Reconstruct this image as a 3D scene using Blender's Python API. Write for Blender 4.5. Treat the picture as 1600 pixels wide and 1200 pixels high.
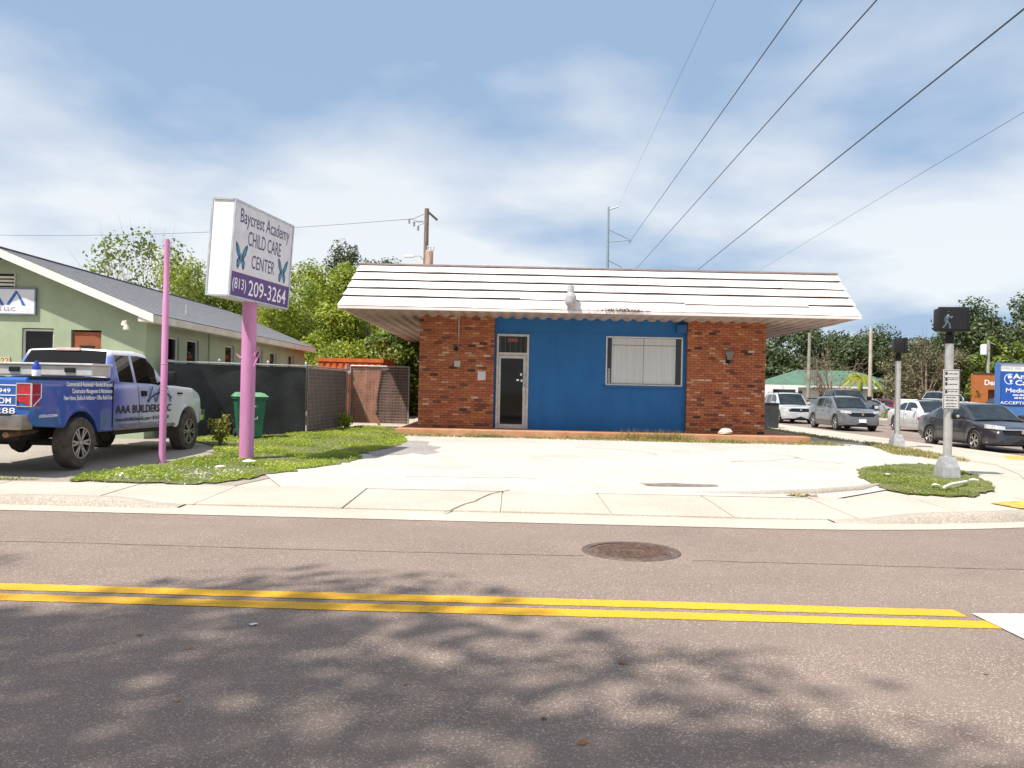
import bpy, bmesh, math, random
import numpy as np
from mathutils import Vector, Matrix
random.seed(7); RNG = np.random.default_rng(7)
R = math.radians
for o in list(bpy.data.objects): bpy.data.objects.remove(o)
scene = bpy.context.scene
COL = scene.collection

# ---------------------------------------------------------------- camera
FPX = 1300.0; ROLL = 0.0215; PITCH = 8.0/FPX; CAMZ = 1.55
camd = bpy.data.cameras.new('camera'); cam = bpy.data.objects.new('camera', camd); COL.objects.link(cam)
camd.sensor_width = 36; camd.lens = FPX/1600*36; camd.clip_end = 3000; camd.clip_start = 0.05
_r = Vector((math.cos(ROLL), 0, math.sin(ROLL)))
_f = Vector((0, math.cos(PITCH), math.sin(PITCH)))
_u = _r.cross(_f).normalized(); _r = _f.cross(_u).normalized()
cam.matrix_world = Matrix(((_r.x, _u.x, -_f.x, 0), (_r.y, _u.y, -_f.y, 0), (_r.z, _u.z, -_f.z, CAMZ), (0, 0, 0, 1)))
scene.camera = cam
def at(px, py, Y):
    """point of the place at distance Y that this pixel of the photograph looks at"""
    d = _f + _r*((px-800)/FPX) + _u*((600-py)/FPX)
    return Vector((0, 0, CAMZ)) + d*(Y/d.y)

# ---------------------------------------------------------------- light
SUN_EL = R(57); SHX, SHY = 0.74, 0.67           # shadows run to the right and away
w = bpy.data.worlds.new('World'); scene.world = w; w.use_nodes = True
nt = w.node_tree; nt.nodes.clear()
out = nt.nodes.new('ShaderNodeOutputWorld'); bg = nt.nodes.new('ShaderNodeBackground')
sky = nt.nodes.new('ShaderNodeTexSky'); sky.sky_type = 'NISHITA'; sky.sun_disc = False
sky.sun_elevation = SUN_EL; sky.sun_rotation = math.atan2(-SHX, -SHY); sky.air_density = 1.0; sky.dust_density = 1.0
tc = nt.nodes.new('ShaderNodeTexCoord'); sep = nt.nodes.new('ShaderNodeSeparateXYZ')
nt.links.new(tc.outputs['Generated'], sep.inputs[0])
def wm(op, a, b):
    n = nt.nodes.new('ShaderNodeMath'); n.operation = op
    for i, v in enumerate((a, b)):
        if isinstance(v, (int, float)): n.inputs[i].default_value = v
        else: nt.links.new(v, n.inputs[i])
    return n.outputs[0]
zc = wm('ADD', wm('MAXIMUM', sep.outputs[2], 0.0), 0.22)
cx = wm('DIVIDE', sep.outputs[0], zc); cy = wm('DIVIDE', sep.outputs[1], zc)
comb = nt.nodes.new('ShaderNodeCombineXYZ'); nt.links.new(cx, comb.inputs[0]); nt.links.new(cy, comb.inputs[1])
comb.inputs[2].default_value = 5.1
nz = nt.nodes.new('ShaderNodeTexNoise'); nz.inputs['Scale'].default_value = 1.15; nz.inputs['Detail'].default_value = 6
nz.inputs['Roughness'].default_value = 0.47; nz.inputs['Distortion'].default_value = 0.1
nt.links.new(comb.outputs[0], nz.inputs['Vector'])
rp = nt.nodes.new('ShaderNodeValToRGB'); rp.color_ramp.elements[0].position = 0.43; rp.color_ramp.elements[1].position = 0.62
nt.links.new(wm('ADD', nz.outputs['Fac'], wm('MULTIPLY', wm('MAXIMUM', wm('SUBTRACT', 0.30, sep.outputs[2]), 0.0), 0.55)), rp.inputs[0])
hz = rp.outputs[0]
fac = wm('MINIMUM', hz, 1.0)
mx = nt.nodes.new('ShaderNodeMix'); mx.data_type = 'RGBA'
nt.links.new(fac, mx.inputs['Factor']); mx.inputs[6].default_value = (3.7, 5.2, 7.4, 1); mx.inputs[7].default_value = (9.2, 9.5, 9.8, 1)
mx2 = nt.nodes.new('ShaderNodeMix'); mx2.data_type = 'RGBA'; mx2.inputs['Factor'].default_value = 0.82     # thin cloud over the clear sky
nt.links.new(sky.outputs[0], mx2.inputs[6]); nt.links.new(mx.outputs[2], mx2.inputs[7])
nt.links.new(mx2.outputs[2], bg.inputs[0]); bg.inputs[1].default_value = 0.08
nt.links.new(bg.outputs[0], out.inputs[0])
sd = bpy.data.lights.new('sun', 'SUN'); sd.energy = 5.0; sd.angle = R(0.9); sd.color = (1, 0.95, 0.87)
sun = bpy.data.objects.new('sun', sd); COL.objects.link(sun); sun.location = (-20, -10, 40)
_h = 1/math.tan(SUN_EL)
sun.rotation_euler = Vector((SHX*_h, SHY*_h, -1)).to_track_quat('-Z', 'Y').to_euler()
scene.view_settings.view_transform = 'Standard'; scene.view_settings.look = 'None'
scene.view_settings.exposure = 0.42; scene.view_settings.gamma = 1
scene.render.engine = 'CYCLES'

# ---------------------------------------------------------------- materials
MATS = {}
def pmat(name, c, rough=0.65, var=0.12, scale=6.0, bump=0.0, metal=0.0, c2=None, detail=4, bscale=None, spec=0.5,
         trans=0.0, alpha=1.0, coat=0.0, emit=0.0, stretch=None):
    if name in MATS: return MATS[name]
    m = bpy.data.materials.new(name); m.use_nodes = True; t = m.node_tree; b = t.nodes['Principled BSDF']
    b.inputs['Roughness'].default_value = rough; b.inputs['Metallic'].default_value = metal
    b.inputs['Specular IOR Level'].default_value = spec; b.inputs['Coat Weight'].default_value = coat
    b.inputs['Coat Roughness'].default_value = 0.08
    tcn = t.nodes.new('ShaderNodeTexCoord'); src = tcn.outputs['Object']
    if stretch:
        mp = t.nodes.new('ShaderNodeMapping'); mp.inputs['Scale'].default_value = stretch
        t.links.new(src, mp.inputs[0]); src = mp.outputs[0]
    n = t.nodes.new('ShaderNodeTexNoise'); n.inputs['Scale'].default_value = scale; n.inputs['Detail'].default_value = detail
    n.inputs['Roughness'].default_value = 0.6
    t.links.new(src, n.inputs['Vector'])
    rmp = t.nodes.new('ShaderNodeValToRGB'); e = rmp.color_ramp.elements
    d = c2 if c2 else tuple(max(0, x*(1-2*var)) for x in c)
    u = c if c2 else tuple(min(1, x*(1+var)) for x in c)
    e[0].position = 0.32; e[1].position = 0.68
    e[0].color = (*d, 1); e[1].color = (*u, 1)
    t.links.new(n.outputs['Fac'], rmp.inputs[0]); t.links.new(rmp.outputs[0], b.inputs['Base Color'])
    if bump:
        n2 = t.nodes.new('ShaderNodeTexNoise'); n2.inputs['Scale'].default_value = bscale or scale*4; n2.inputs['Detail'].default_value = 5
        t.links.new(src, n2.inputs['Vector'])
        bp = t.nodes.new('ShaderNodeBump'); bp.inputs['Strength'].default_value = bump; bp.inputs['Distance'].default_value = 0.02
        t.links.new(n2.outputs['Fac'], bp.inputs['Height']); t.links.new(bp.outputs[0], b.inputs['Normal'])
    if alpha < 1: b.inputs['Alpha'].default_value = alpha
    if emit:
        b.inputs['Emission Color'].default_value = (*c, 1); b.inputs['Emission Strength'].default_value = emit
    MATS[name] = m; return m

def leafmat(name, c, c2, tr=0.35):
    if name in MATS: return MATS[name]
    m = bpy.data.materials.new(name); m.use_nodes = True; t = m.node_tree; b = t.nodes['Principled BSDF']; o = t.nodes['Material Output']
    g = t.nodes.new('ShaderNodeNewGeometry')
    n = t.nodes.new('ShaderNodeTexNoise'); n.inputs['Scale'].default_value = 0.9; n.inputs['Detail'].default_value = 3
    t.links.new(g.outputs['Position'], n.inputs['Vector'])
    wn = t.nodes.new('ShaderNodeTexWhiteNoise'); wn.noise_dimensions = '1D'
    t.links.new(g.outputs['Random Per Island'], wn.inputs['W'])
    ad = t.nodes.new('ShaderNodeMath'); ad.operation = 'MULTIPLY_ADD'; ad.inputs[1].default_value = 0.45; 
    t.links.new(wn.outputs['Value'], ad.inputs[0])
    sc = t.nodes.new('ShaderNodeMath'); sc.operation = 'MULTIPLY_ADD'; sc.inputs[1].default_value = 1.3; sc.inputs[2].default_value = -0.37
    t.links.new(n.outputs['Fac'], sc.inputs[0]); t.links.new(sc.outputs[0], ad.inputs[2])
    rmp = t.nodes.new('ShaderNodeValToRGB'); rmp.color_ramp.elements[0].color = (*c2, 1); rmp.color_ramp.elements[1].color = (*c, 1)
    rmp.color_ramp.elements[0].position = 0.15; rmp.color_ramp.elements[1].position = 0.8
    t.links.new(ad.outputs[0], rmp.inputs[0]); t.links.new(rmp.outputs[0], b.inputs['Base Color'])
    b.inputs['Roughness'].default_value = 0.5
    tr_ = t.nodes.new('ShaderNodeBsdfTranslucent'); t.links.new(rmp.outputs[0], tr_.inputs[0])
    ms = t.nodes.new('ShaderNodeMixShader'); ms.inputs[0].default_value = tr
    t.links.new(b.outputs[0], ms.inputs[1]); t.links.new(tr_.outputs[0], ms.inputs[2]); t.links.new(ms.outputs[0], o.inputs[0])
    MATS[name] = m; return m

def attrmat(name, rough=0.85, bump=0.3):
    m = bpy.data.materials.new(name); m.use_nodes = True; t = m.node_tree; b = t.nodes['Principled BSDF']
    a = t.nodes.new('ShaderNodeAttribute'); a.attribute_name = 'bcol'
    n = t.nodes.new('ShaderNodeTexNoise'); n.inputs['Scale'].default_value = 45; n.inputs['Detail'].default_value = 4
    g = t.nodes.new('ShaderNodeNewGeometry'); t.links.new(g.outputs['Position'], n.inputs['Vector'])
    mr = t.nodes.new('ShaderNodeMapRange'); mr.inputs[3].default_value = 0.55; mr.inputs[4].default_value = 1.45
    t.links.new(n.outputs['Fac'], mr.inputs[0])
    vm = t.nodes.new('ShaderNodeVectorMath'); vm.operation = 'SCALE'
    t.links.new(a.outputs['Color'], vm.inputs[0]); t.links.new(mr.outputs[0], vm.inputs['Scale'])
    t.links.new(vm.outputs[0], b.inputs['Base Color']); b.inputs['Roughness'].default_value = rough
    bp = t.nodes.new('ShaderNodeBump'); bp.inputs['Strength'].default_value = bump; bp.inputs['Distance'].default_value = 0.01
    t.links.new(n.outputs['Fac'], bp.inputs['Height']); t.links.new(bp.outputs[0], b.inputs['Normal'])
    MATS[name] = m; return m

def speckle(name, base, dark, light, spk=90, wear=0.6, thr=0.70, blotch=None, streak=None):
    """asphalt or old concrete: broad wear, dark pores and pale aggregate"""
    m = bpy.data.materials.new(name); m.use_nodes = True; t = m.node_tree; b = t.nodes['Principled BSDF']
    g = t.nodes.new('ShaderNodeNewGeometry')
    def noise(s, d=4, r=0.6):
        n = t.nodes.new('ShaderNodeTexNoise'); n.inputs['Scale'].default_value = s; n.inputs['Detail'].default_value = d
        n.inputs['Roughness'].default_value = r; t.links.new(g.outputs['Position'], n.inputs['Vector']); return n.outputs['Fac']
    def ramp(src, p0, p1, c0=(0, 0, 0, 1), c1=(1, 1, 1, 1)):
        r = t.nodes.new('ShaderNodeValToRGB'); r.color_ramp.elements[0].position = p0; r.color_ramp.elements[1].position = p1
        r.color_ramp.elements[0].color = c0; r.color_ramp.elements[1].color = c1; t.links.new(src, r.inputs[0]); return r.outputs[0]
    def mix(f, a, c):
        x = t.nodes.new('ShaderNodeMix'); x.data_type = 'RGBA'; t.links.new(f, x.inputs['Factor'])
        for i, v in ((6, a), (7, c)):
            if isinstance(v, tuple): x.inputs[i].default_value = (*v, 1)
            else: t.links.new(v, x.inputs[i])
        return x.outputs[2]
    c = mix(ramp(noise(0.7, 6, 0.65), 0.35, 0.68), tuple(x*(1-0.25*wear) for x in base), tuple(x*(1+0.12*wear) for x in base))
    fine = noise(spk*0.8, 2, 0.7)
    c = mix(ramp(fine, 0.40, 0.56, (1, 1, 1, 1), (0, 0, 0, 1)), c, dark)
    vo = t.nodes.new('ShaderNodeTexVoronoi'); vo.inputs['Scale'].default_value = spk; t.links.new(g.outputs['Position'], vo.inputs['Vector'])
    sp = t.nodes.new('ShaderNodeSeparateColor'); t.links.new(vo.outputs['Color'], sp.inputs[0])
    c = mix(ramp(sp.outputs[0], thr, thr+0.2), c, light)
    if streak:
        mp_ = t.nodes.new('ShaderNodeMapping'); mp_.inputs['Scale'].default_value = (0.05, 1.1, 1); t.links.new(g.outputs['Position'], mp_.inputs[0])
        n_ = t.nodes.new('ShaderNodeTexNoise'); n_.inputs['Scale'].default_value = 1.6; n_.inputs['Detail'].default_value = 5; t.links.new(mp_.outputs[0], n_.inputs['Vector'])
        r_ = t.nodes.new('ShaderNodeValToRGB'); r_.color_ramp.elements[0].position = 0.48; r_.color_ramp.elements[1].position = 0.75; r_.color_ramp.elements[1].color = (0.6, 0.6, 0.6, 1); t.links.new(n_.outputs['Fac'], r_.inputs[0])
        c = mix(r_.outputs[0], c, streak)
    if blotch: c = mix(ramp(noise(0.45, 6, 0.72), 0.53, 0.70), c, blotch)
    t.links.new(c, b.inputs['Base Color']); b.inputs['Roughness'].default_value = 0.85
    bp = t.nodes.new('ShaderNodeBump'); bp.inputs['Strength'].default_value = 0.35; bp.inputs['Distance'].default_value = 0.008
    t.links.new(fine, bp.inputs['Height']); t.links.new(bp.outputs[0], b.inputs['Normal'])
    MATS[name] = m; return m

ASPH = speckle('asphalt', (0.265, 0.195, 0.157), (0.155, 0.114, 0.094), (0.46, 0.385, 0.33), 130, 0.9, 0.80, streak=(0.215, 0.165, 0.14))
LOT = speckle('bleached_asphalt', (0.57, 0.52, 0.47), (0.42, 0.375, 0.335), (0.66, 0.615, 0.565), 60, 1.0, 0.78, (0.42, 0.375, 0.33), (0.48, 0.43, 0.385))
CONC = speckle('concrete', (0.52, 0.46, 0.385), (0.43, 0.375, 0.31), (0.58, 0.53, 0.46), 70, 0.9, 0.8)
DRIVE = speckle('drive_concrete', (0.36, 0.31, 0.26), (0.27, 0.235, 0.2), (0.45, 0.4, 0.35), 60, 1.0, 0.8)
DARK = pmat('gap_dark', (0.012, 0.011, 0.01), 0.8)
BLACK = pmat('black_plastic', (0.012, 0.012, 0.013), 0.55, 0.1, spec=0.3)
RUB = pmat('rubber', (0.03, 0.027, 0.025), 0.8, 0.25, 14, 0.2)
RUBD = pmat('dusty_rubber', (0.085, 0.068, 0.055), 0.85, 0.25, 9, 0.25)
CHR = pmat('chrome', (0.72, 0.72, 0.72), 0.18, 0.05, 8, 0, 1.0)
ALU = pmat('aluminium', (0.55, 0.55, 0.55), 0.42, 0.1, 12, 0.05, 0.9)
GALV = pmat('galvanised', (0.50, 0.51, 0.52), 0.48, 0.15, 16, 0.05, 0.6)
WHITE = pmat('white_paint', (0.78, 0.77, 0.75), 0.5, 0.04, 4)
GLASS = pmat('dark_glass', (0.006, 0.006, 0.007), 0.04, 0.1, 3, spec=0.3)
CARGL = pmat('car_glass', (0.022, 0.028, 0.030), 0.05, 0.3, 3, spec=0.6)
RED = pmat('red_lens', (0.42, 0.012, 0.03), 0.15, 0.2, 30, coat=0.6)
LENS = pmat('clear_lens', (0.75, 0.76, 0.78), 0.08, 0.15, 30, 0, 0.3, coat=0.6)
AMB = pmat('amber_lens', (0.8, 0.22, 0.02), 0.2, 0.1, 30)
TXW = pmat('print_white', (0.85, 0.85, 0.86), 0.5, 0.02)
TXK = pmat('print_black', (0.02, 0.02, 0.025), 0.5, 0.02)
BARK = pmat('bark', (0.13, 0.10, 0.075), 0.9, 0.3, 9, 0.6)

# ---------------------------------------------------------------- helpers
def setp(o, label=None, cat=None, group=None, kind=None):
    if label: o['label'] = label
    if cat: o['category'] = cat
    if group: o['group'] = group
    if kind: o['kind'] = kind
    return o
def worg(p):
    v = Vector((0, 0, 0))
    while p is not None: v += p.location; p = p.parent
    return v
def thing(name, loc, label, cat, group=None, rz=0):
    e = bpy.data.objects.new(name, None); COL.objects.link(e); e.location = loc; e.rotation_euler = (0, 0, rz)
    e.empty_display_size = 0.2
    return setp(e, label, cat, group)
class MB:
    def __init__(s): s.v = []; s.f = []; s.c = []
    def add(s, vs, fs):
        n = len(s.v); s.v += [tuple(p) for p in vs]; s.f += [tuple(i+n for i in q) for q in fs]; return s
    def box(s, x0, x1, y0, y1, z0, z1):
        return s.add([(x0, y0, z0), (x1, y0, z0), (x1, y1, z0), (x0, y1, z0), (x0, y0, z1), (x1, y0, z1), (x1, y1, z1), (x0, y1, z1)],
                     [(0, 3, 2, 1), (4, 5, 6, 7), (0, 1, 5, 4), (1, 2, 6, 5), (2, 3, 7, 6), (3, 0, 4, 7)])
    def bbox(s, x0, x1, y0, y1, z0, z1, b=0.01):
        """box with its edges chamfered"""
        bm = bmesh.new(); bmesh.ops.create_cube(bm, size=1)
        for q in bm.verts: q.co = Vector(((x0+x1)/2+q.co.x*(x1-x0), (y0+y1)/2+q.co.y*(y1-y0), (z0+z1)/2+q.co.z*(z1-z0)))
        b = min(b, 0.45*min(abs(x1-x0), abs(y1-y0), abs(z1-z0)))
        bmesh.ops.bevel(bm, geom=bm.edges[:], offset=b, segments=2, affect='EDGES', profile=0.6)
        bm.verts.index_update(); s.add([q.co[:] for q in bm.verts], [[q.index for q in f.verts] for f in bm.faces]); bm.free(); return s
    def prism(s, pts, d):
        """closed polygon of 3-D points swept by vector d"""
        n = len(pts); d = Vector(d); a = [Vector(p) for p in pts]
        return s.add(a+[p+d for p in a], [tuple(range(n))[::-1], tuple(range(n, 2*n))]+[(i, (i+1) % n, n+(i+1) % n, n+i) for i in range(n)])
    def tube(s, pts, rad, n=10, cap=True):
        pts = [Vector(p) for p in pts]; k = len(pts)
        if not isinstance(rad, (list, tuple)): rad = [rad]*k
        vs = []; up = None
        for i, p in enumerate(pts):
            t = (pts[min(i+1, k-1)]-pts[max(i-1, 0)]).normalized()
            if up is None: up = Vector((1, 0, 0)) if abs(t.x) < 0.9 else Vector((0, 1, 0))
            a = (up-t*up.dot(t)).normalized(); up = a; b = t.cross(a)
            vs += [p+(a*math.cos(2*math.pi*j/n)+b*math.sin(2*math.pi*j/n))*rad[i] for j in range(n)]
        fs = [(i*n+j, i*n+(j+1) % n, (i+1)*n+(j+1) % n, (i+1)*n+j) for i in range(k-1) for j in range(n)]
        if cap: fs += [tuple(range(n))[::-1], tuple(range((k-1)*n, k*n))]
        return s.add(vs, fs)
    def lathe(s, prof, org=(0, 0, 0), axis='z', n=24, ring=False):
        """profile of (radius, height) turned about an axis"""
        if ring: prof = list(prof)+[prof[0]]
        vs = []; k = len(prof); o = Vector(org)
        for r, h in prof:
            for j in range(n):
                a = 2*math.pi*j/n; c, q = r*math.cos(a), r*math.sin(a)
                vs.append(o+Vector({'z': (c, q, h), 'y': (c, h, q), 'x': (h, c, q)}[axis]))
        fs = [(i*n+j, i*n+(j+1) % n, (i+1)*n+(j+1) % n, (i+1)*n+j) for i in range(k-1) for j in range(n)]
        if not ring: fs += [tuple(range(n))[::-1], tuple(range((k-1)*n, k*n))]
        return s.add(vs, fs)
    def build(s, name, mat, parent=None, local=False, smooth=False, kind=None, label=None):
        v = np.array(s.v, dtype=float).reshape(-1, 3)
        if parent is not None and not local: v = v-np.array(worg(parent))
        me = bpy.data.meshes.new(name); me.from_pydata(v.tolist(), [], s.f)
        for m in (mat if isinstance(mat, (list, tuple)) else [mat]): me.materials.append(m)
        bm = bmesh.new(); bm.from_mesh(me); bmesh.ops.recalc_face_normals(bm, faces=bm.faces); bm.to_mesh(me); bm.free()
        if smooth:
            me.polygons.foreach_set('use_smooth', [True]*len(me.polygons)); me.set_sharp_from_angle(angle=R(smooth if smooth > 1 else 38))
        o = bpy.data.objects.new(name, me); COL.objects.link(o)
        if parent is not None: o.parent = parent
        if kind: o['kind'] = kind
        if label: o['label'] = label
        return o
def raw(name, verts, faces, mat, parent=None, kind=None):
    me = bpy.data.meshes.new(name); n = len(verts); k = faces.shape[1]
    me.vertices.add(n); me.vertices.foreach_set('co', np.asarray(verts, dtype=np.float32).ravel())
    me.loops.add(faces.size); me.loops.foreach_set('vertex_index', faces.astype(np.int32).ravel())
    me.polygons.add(len(faces)); me.polygons.foreach_set('loop_start', np.arange(0, faces.size, k, dtype=np.int32))
    me.update(calc_edges=True); me.validate(); me.materials.append(mat)
    o = bpy.data.objects.new(name, me); COL.objects.link(o)
    if parent is not None: o.parent = parent
    if kind: o['kind'] = kind
    return o
def copy_tree(o, parent=None):
    c = o.copy(); COL.objects.link(c); c.parent = parent
    for ch in o.children: copy_tree(ch, c)
    return c
def lettering(txt, org, right, up, size, mat, parent, wide=1.0, align='LEFT', local=False, name='lettering', bold=0.0, width=None, space=1.0):
    cu = bpy.data.curves.new('t', 'FONT'); cu.body = txt; cu.size = 1; cu.align_x = align; cu.offset = bold; cu.resolution_u = 3; cu.space_character = space
    ob = bpy.data.objects.new('t', cu); me = ob.to_mesh()
    right = Vector(right).normalized(); up = Vector(up).normalized(); org = Vector(org)
    xs = [q.co.x for q in me.vertices]; sx = size*wide
    if width: sx = width/max(1e-6, (max(xs)-min(xs)))
    mb = MB(); mb.add([org+right*(q.co.x*sx)+up*(q.co.y*size) for q in me.vertices], [tuple(p.vertices) for p in me.polygons])
    ob.to_mesh_clear(); bpy.data.objects.remove(ob); bpy.data.curves.remove(cu)
    return mb.build(name, mat, parent, local=local)
def lerp(a, b, t): return a+(b-a)*t
def interp(x, pts): return float(np.interp(x, [p[0] for p in pts], [p[1] for p in pts]))

# ---------------------------------------------------------------- ground
def yedge(X):                                    # near edge of the concrete gutter
    return 9.66-0.018*X if X < 3 else 9.606+ (11-math.sqrt(max(0.01, 121-(min(X, 13.6)-3)**2)))
def gz(X, Y):
    base = interp(Y, [(9.9, 0.035), (11.8, 0.07), (15, 0.105), (18, 0.165), (21.9, 0.285), (26, 0.30), (60, 0.30)])
    if X > 8.5: base = lerp(base, 0.09, min(1, (X-8.5)/3.0))
    if X < -5: base = lerp(base, min(base, 0.20), min(1, (-5-X)/2))
    return base
def sheet(name, poly, dz, mat, step=0.5, kind='structure', zf=gz, parent=None):
    """ground sheet inside a polygon that follows the lie of the land"""
    bm = bmesh.new(); xs = [p[0] for p in poly]; ys = [p[1] for p in poly]
    f = bm.faces.new([bm.verts.new((p[0], p[1], 0)) for p in poly])
    x = math.floor(min(xs)/step)*step+step
    while x < max(xs):
        bmesh.ops.bisect_plane(bm, geom=bm.verts[:]+bm.edges[:]+bm.faces[:], plane_co=(x, 0, 0), plane_no=(1, 0, 0)); x += step
    y = math.floor(min(ys)/step)*step+step
    while y < max(ys):
        bmesh.ops.bisect_plane(bm, geom=bm.verts[:]+bm.edges[:]+bm.faces[:], plane_co=(0, y, 0), plane_no=(0, 1, 0)); y += step
    bmesh.ops.triangulate(bm, faces=bm.faces[:])
    for q in bm.verts: q.co.z = zf(q.co.x, q.co.y)+dz
    bmesh.ops.recalc_face_normals(bm, faces=bm.faces)
    me = bpy.data.meshes.new(name); bm.to_mesh(me); bm.free(); me.materials.append(mat)
    for p in me.polygons: p.use_smooth = True
    o = bpy.data.objects.new(name, me); COL.objects.link(o)
    if parent is not None: o.parent = parent
    if kind: o['kind'] = kind
    return o
EARTH = pmat('earth', (0.16, 0.17, 0.07), 0.95, 0.3, 0.5, 0.4, c2=(0.24, 0.20, 0.13))
mb = MB(); mb.add([(-900, -300, -0.16), (900, -300, -0.16), (900, 1500, -0.16), (-900, 1500, -0.16)], [(0, 1, 2, 3)])
setp(mb.build('ground', EARTH), kind='structure')
mb = MB(); mb.add([(-120, 1.75, 0), (120, 1.75, 0), (120, 7.5, 0), (24.5, 9.6, 0), (24.5, 170, -0.05), (13.65, 170, -0.05), (13.65, 20.5, 0)] +
       [(3+10.65*math.sin(R(a)), 20.6-10.9*math.cos(R(a)), 0) for a in range(88, -1, -8)]+[(-120, 11.9, 0)], [tuple(range(20))])
mb.f = [tuple(range(len(mb.v)))]
setp(mb.build('road', ASPH), kind='structure')
mb = MB(); mb.box(-120, 120, -3.2, 1.75, -0.2, 0.12); setp(mb.build('near_sidewalk', CONC), kind='structure')
# corner block ground behind the kerb, up to the house side and past the building
outer = [(-60, yedge(-60)+0.32)]+[(x, yedge(x)+0.32) for x in np.arange(-30, 13.2, 0.5)]+[(13.45, 19.5), (13.5, 60), (-60, 60)]
sheet('lot_ground', outer, -0.012, CONC, 1.0)
sheet('driveway', [(-17, 11.98), (-4.0, 11.98), (-3.3, 15), (-3.0, 22), (-8.5, 24), (-17, 24)], -0.004, DRIVE, 1.0)
# gutter and kerb
for nm, a, b_, za, zb, mt in (('gutter', 0, 0.34, 0.006, 0.012, CONC),):
    mb = MB(); xs = list(np.arange(-40, 13.3, 0.5))
    for x in xs: mb.v += [(x, yedge(x)+a, za), (x, yedge(x)+b_, zb+0.02)]
    mb.f = [(2*i, 2*i+2, 2*i+3, 2*i+1) for i in range(len(xs)-1)]
    setp(mb.build(nm, mt, smooth=True), kind='structure')
KERB = speckle('kerb_concrete', (0.44, 0.385, 0.32), (0.30, 0.26, 0.21), (0.5, 0.45, 0.4), 60, 1.0, 0.8)
def kerb(x0, x1, h, ramp):
    mb = MB(); xs = list(np.arange(x0, x1+0.01, 0.1)); 
    for x in xs:
        k = h*min(1, (x-x0)/ramp, (x1-x)/ramp); k = k*k*(3*h-2*k)/(h*h)+0.004; y = yedge(x)
        z = gz(x, y+0.5)
        mb.v += [(x, y+0.27, 0.012), (x, y+0.32, z+k*0.75), (x, y+0.37, z+k), (x, y+0.50, z+k), (x, y+0.62, z+0.004)]
    mb.f = [(5*i+j, 5*i+5+j, 5*i+6+j, 5*i+1+j) for i in range(len(xs)-1) for j in range(4)]
    return setp(mb.build('kerb', KERB, smooth=60), kind='structure')
kerb(-6.9, -4.0, 0.085, 0.9); kerb(3.9, 13.2, 0.09, 1.4); kerb(-30, -13, 0.1, 1)
# sidewalk slabs, every one its own piece
walk = bpy.data.objects.new('sidewalk', None); COL.objects.link(walk); walk['kind'] = 'structure'
def slab(poly, dz=0.004, th=0.05):
    bm = bmesh.new(); vs = [bm.verts.new((p[0], p[1], gz(p[0], p[1])+dz)) for p in poly]; f = bm.faces.new(vs)
    if f.normal.z < 0: bmesh.ops.reverse_faces(bm, faces=[f])
    ex = bmesh.ops.extrude_face_region(bm, geom=[f]); 
    bmesh.ops.translate(bm, verts=[g for g in ex['geom'] if isinstance(g, bmesh.types.BMVert)], vec=(0, 0, 0.0))
    for q in vs: q.co.z -= th
    bmesh.ops.recalc_face_normals(bm, faces=bm.faces)
    me = bpy.data.meshes.new('concrete_slab'); bm.to_mesh(me); bm.free(); me.materials.append(CONC)
    o = bpy.data.objects.new('concrete_slab', me); COL.objects.link(o); o.parent = walk
edges = [-16, -13.6, -11.4, -9.2, -7.15, -5.3, -3.9, -2.05, -0.1, 1.25, 2.75, 4.3, 5.9, 7.6]
for i in range(len(edges)-1):
    a, b_ = edges[i]+0.012, edges[i+1]-0.012
    sk = random.uniform(-0.05, 0.05)
    n0 = [(x, yedge(x)+0.56) for x in np.linspace(a, b_, 5)]
    slab(n0+[(b_+sk*0, 11.95 if b_ < 5 else 12.1), (a, 11.95 if a < 5 else 12.1)], 0.004+random.uniform(0, 0.006))
for i in range(9):                                # walk beside the cross street
    y0, y1 = 18.4+i*3.2, 18.4+(i+1)*3.2-0.025
    slab([(10.7, y0), (13.35, y0), (13.35, y1), (10.7, y1)], 0.006)
slab([(7.63, 11.05), (9.3, 12.2), (10.9, 13.9), (12.2, 15.9), (13.1, 18.37), (10.7, 18.37), (9.9, 16.2), (8.9, 14.2), (7.63, 12.6)], 0.006)
YEL = pmat('tactile_yellow', (0.62, 0.40, 0.07), 0.7, 0.2, 8, 0.4, bscale=60)
sheet('ramp_strip', [(7.0, 11.15), (8.5, 11.75), (8.2, 12.4), (6.8, 11.8)], 0.018, YEL)
sheet('ramp_strip', [(12.0, 20.3), (13.2, 20.3), (13.2, 21.4), (12.0, 21.4)], 0.018, YEL)
# bleached lot in front of the building
def ragged(poly, j=0.09, seed=1):
    """rounded, uneven outline: corner cutting, then small random offsets"""
    rr = random.Random(seed); p = [Vector((a, b)) for a, b in poly]
    for _ in range(3): p = [q for i in range(len(p)) for q in (p[i-1].lerp(p[i], .25), p[i-1].lerp(p[i], .75))]
    o = []
    for i in range(len(p)):
        a, b = p[i-1], p[i]; n = max(1, int((b-a).length/0.22))
        for k in range(n): q = a.lerp(b, k/n); o.append((q.x+rr.gauss(0, j)*.6, q.y+rr.gauss(0, j)))
    return o
def blob(cx, cy, rx, ry, n=26, s=0.25, sd=0):
    rr = random.Random(sd); return [(cx+rx*math.cos(2*math.pi*i/n)*(1+rr.uniform(-s, s)), cy+ry*math.sin(2*math.pi*i/n)*(1+rr.uniform(-s, s))) for i in range(n)]
lotp = [(-3.3, 11.98), (4.7, 11.98), (6.0, 13.2), (8.3, 16.5), (10.4, 21.0), (10.6, 30), (7.0, 30), (7.0, 22.2), (-3.2, 22.2), (-3.1, 20), (-2.6, 17.6), (-3.6, 15.8), (-4.3, 14.2)]
sheet('parking_lot', lotp, 0.006, LOT, 0.7)
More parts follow.
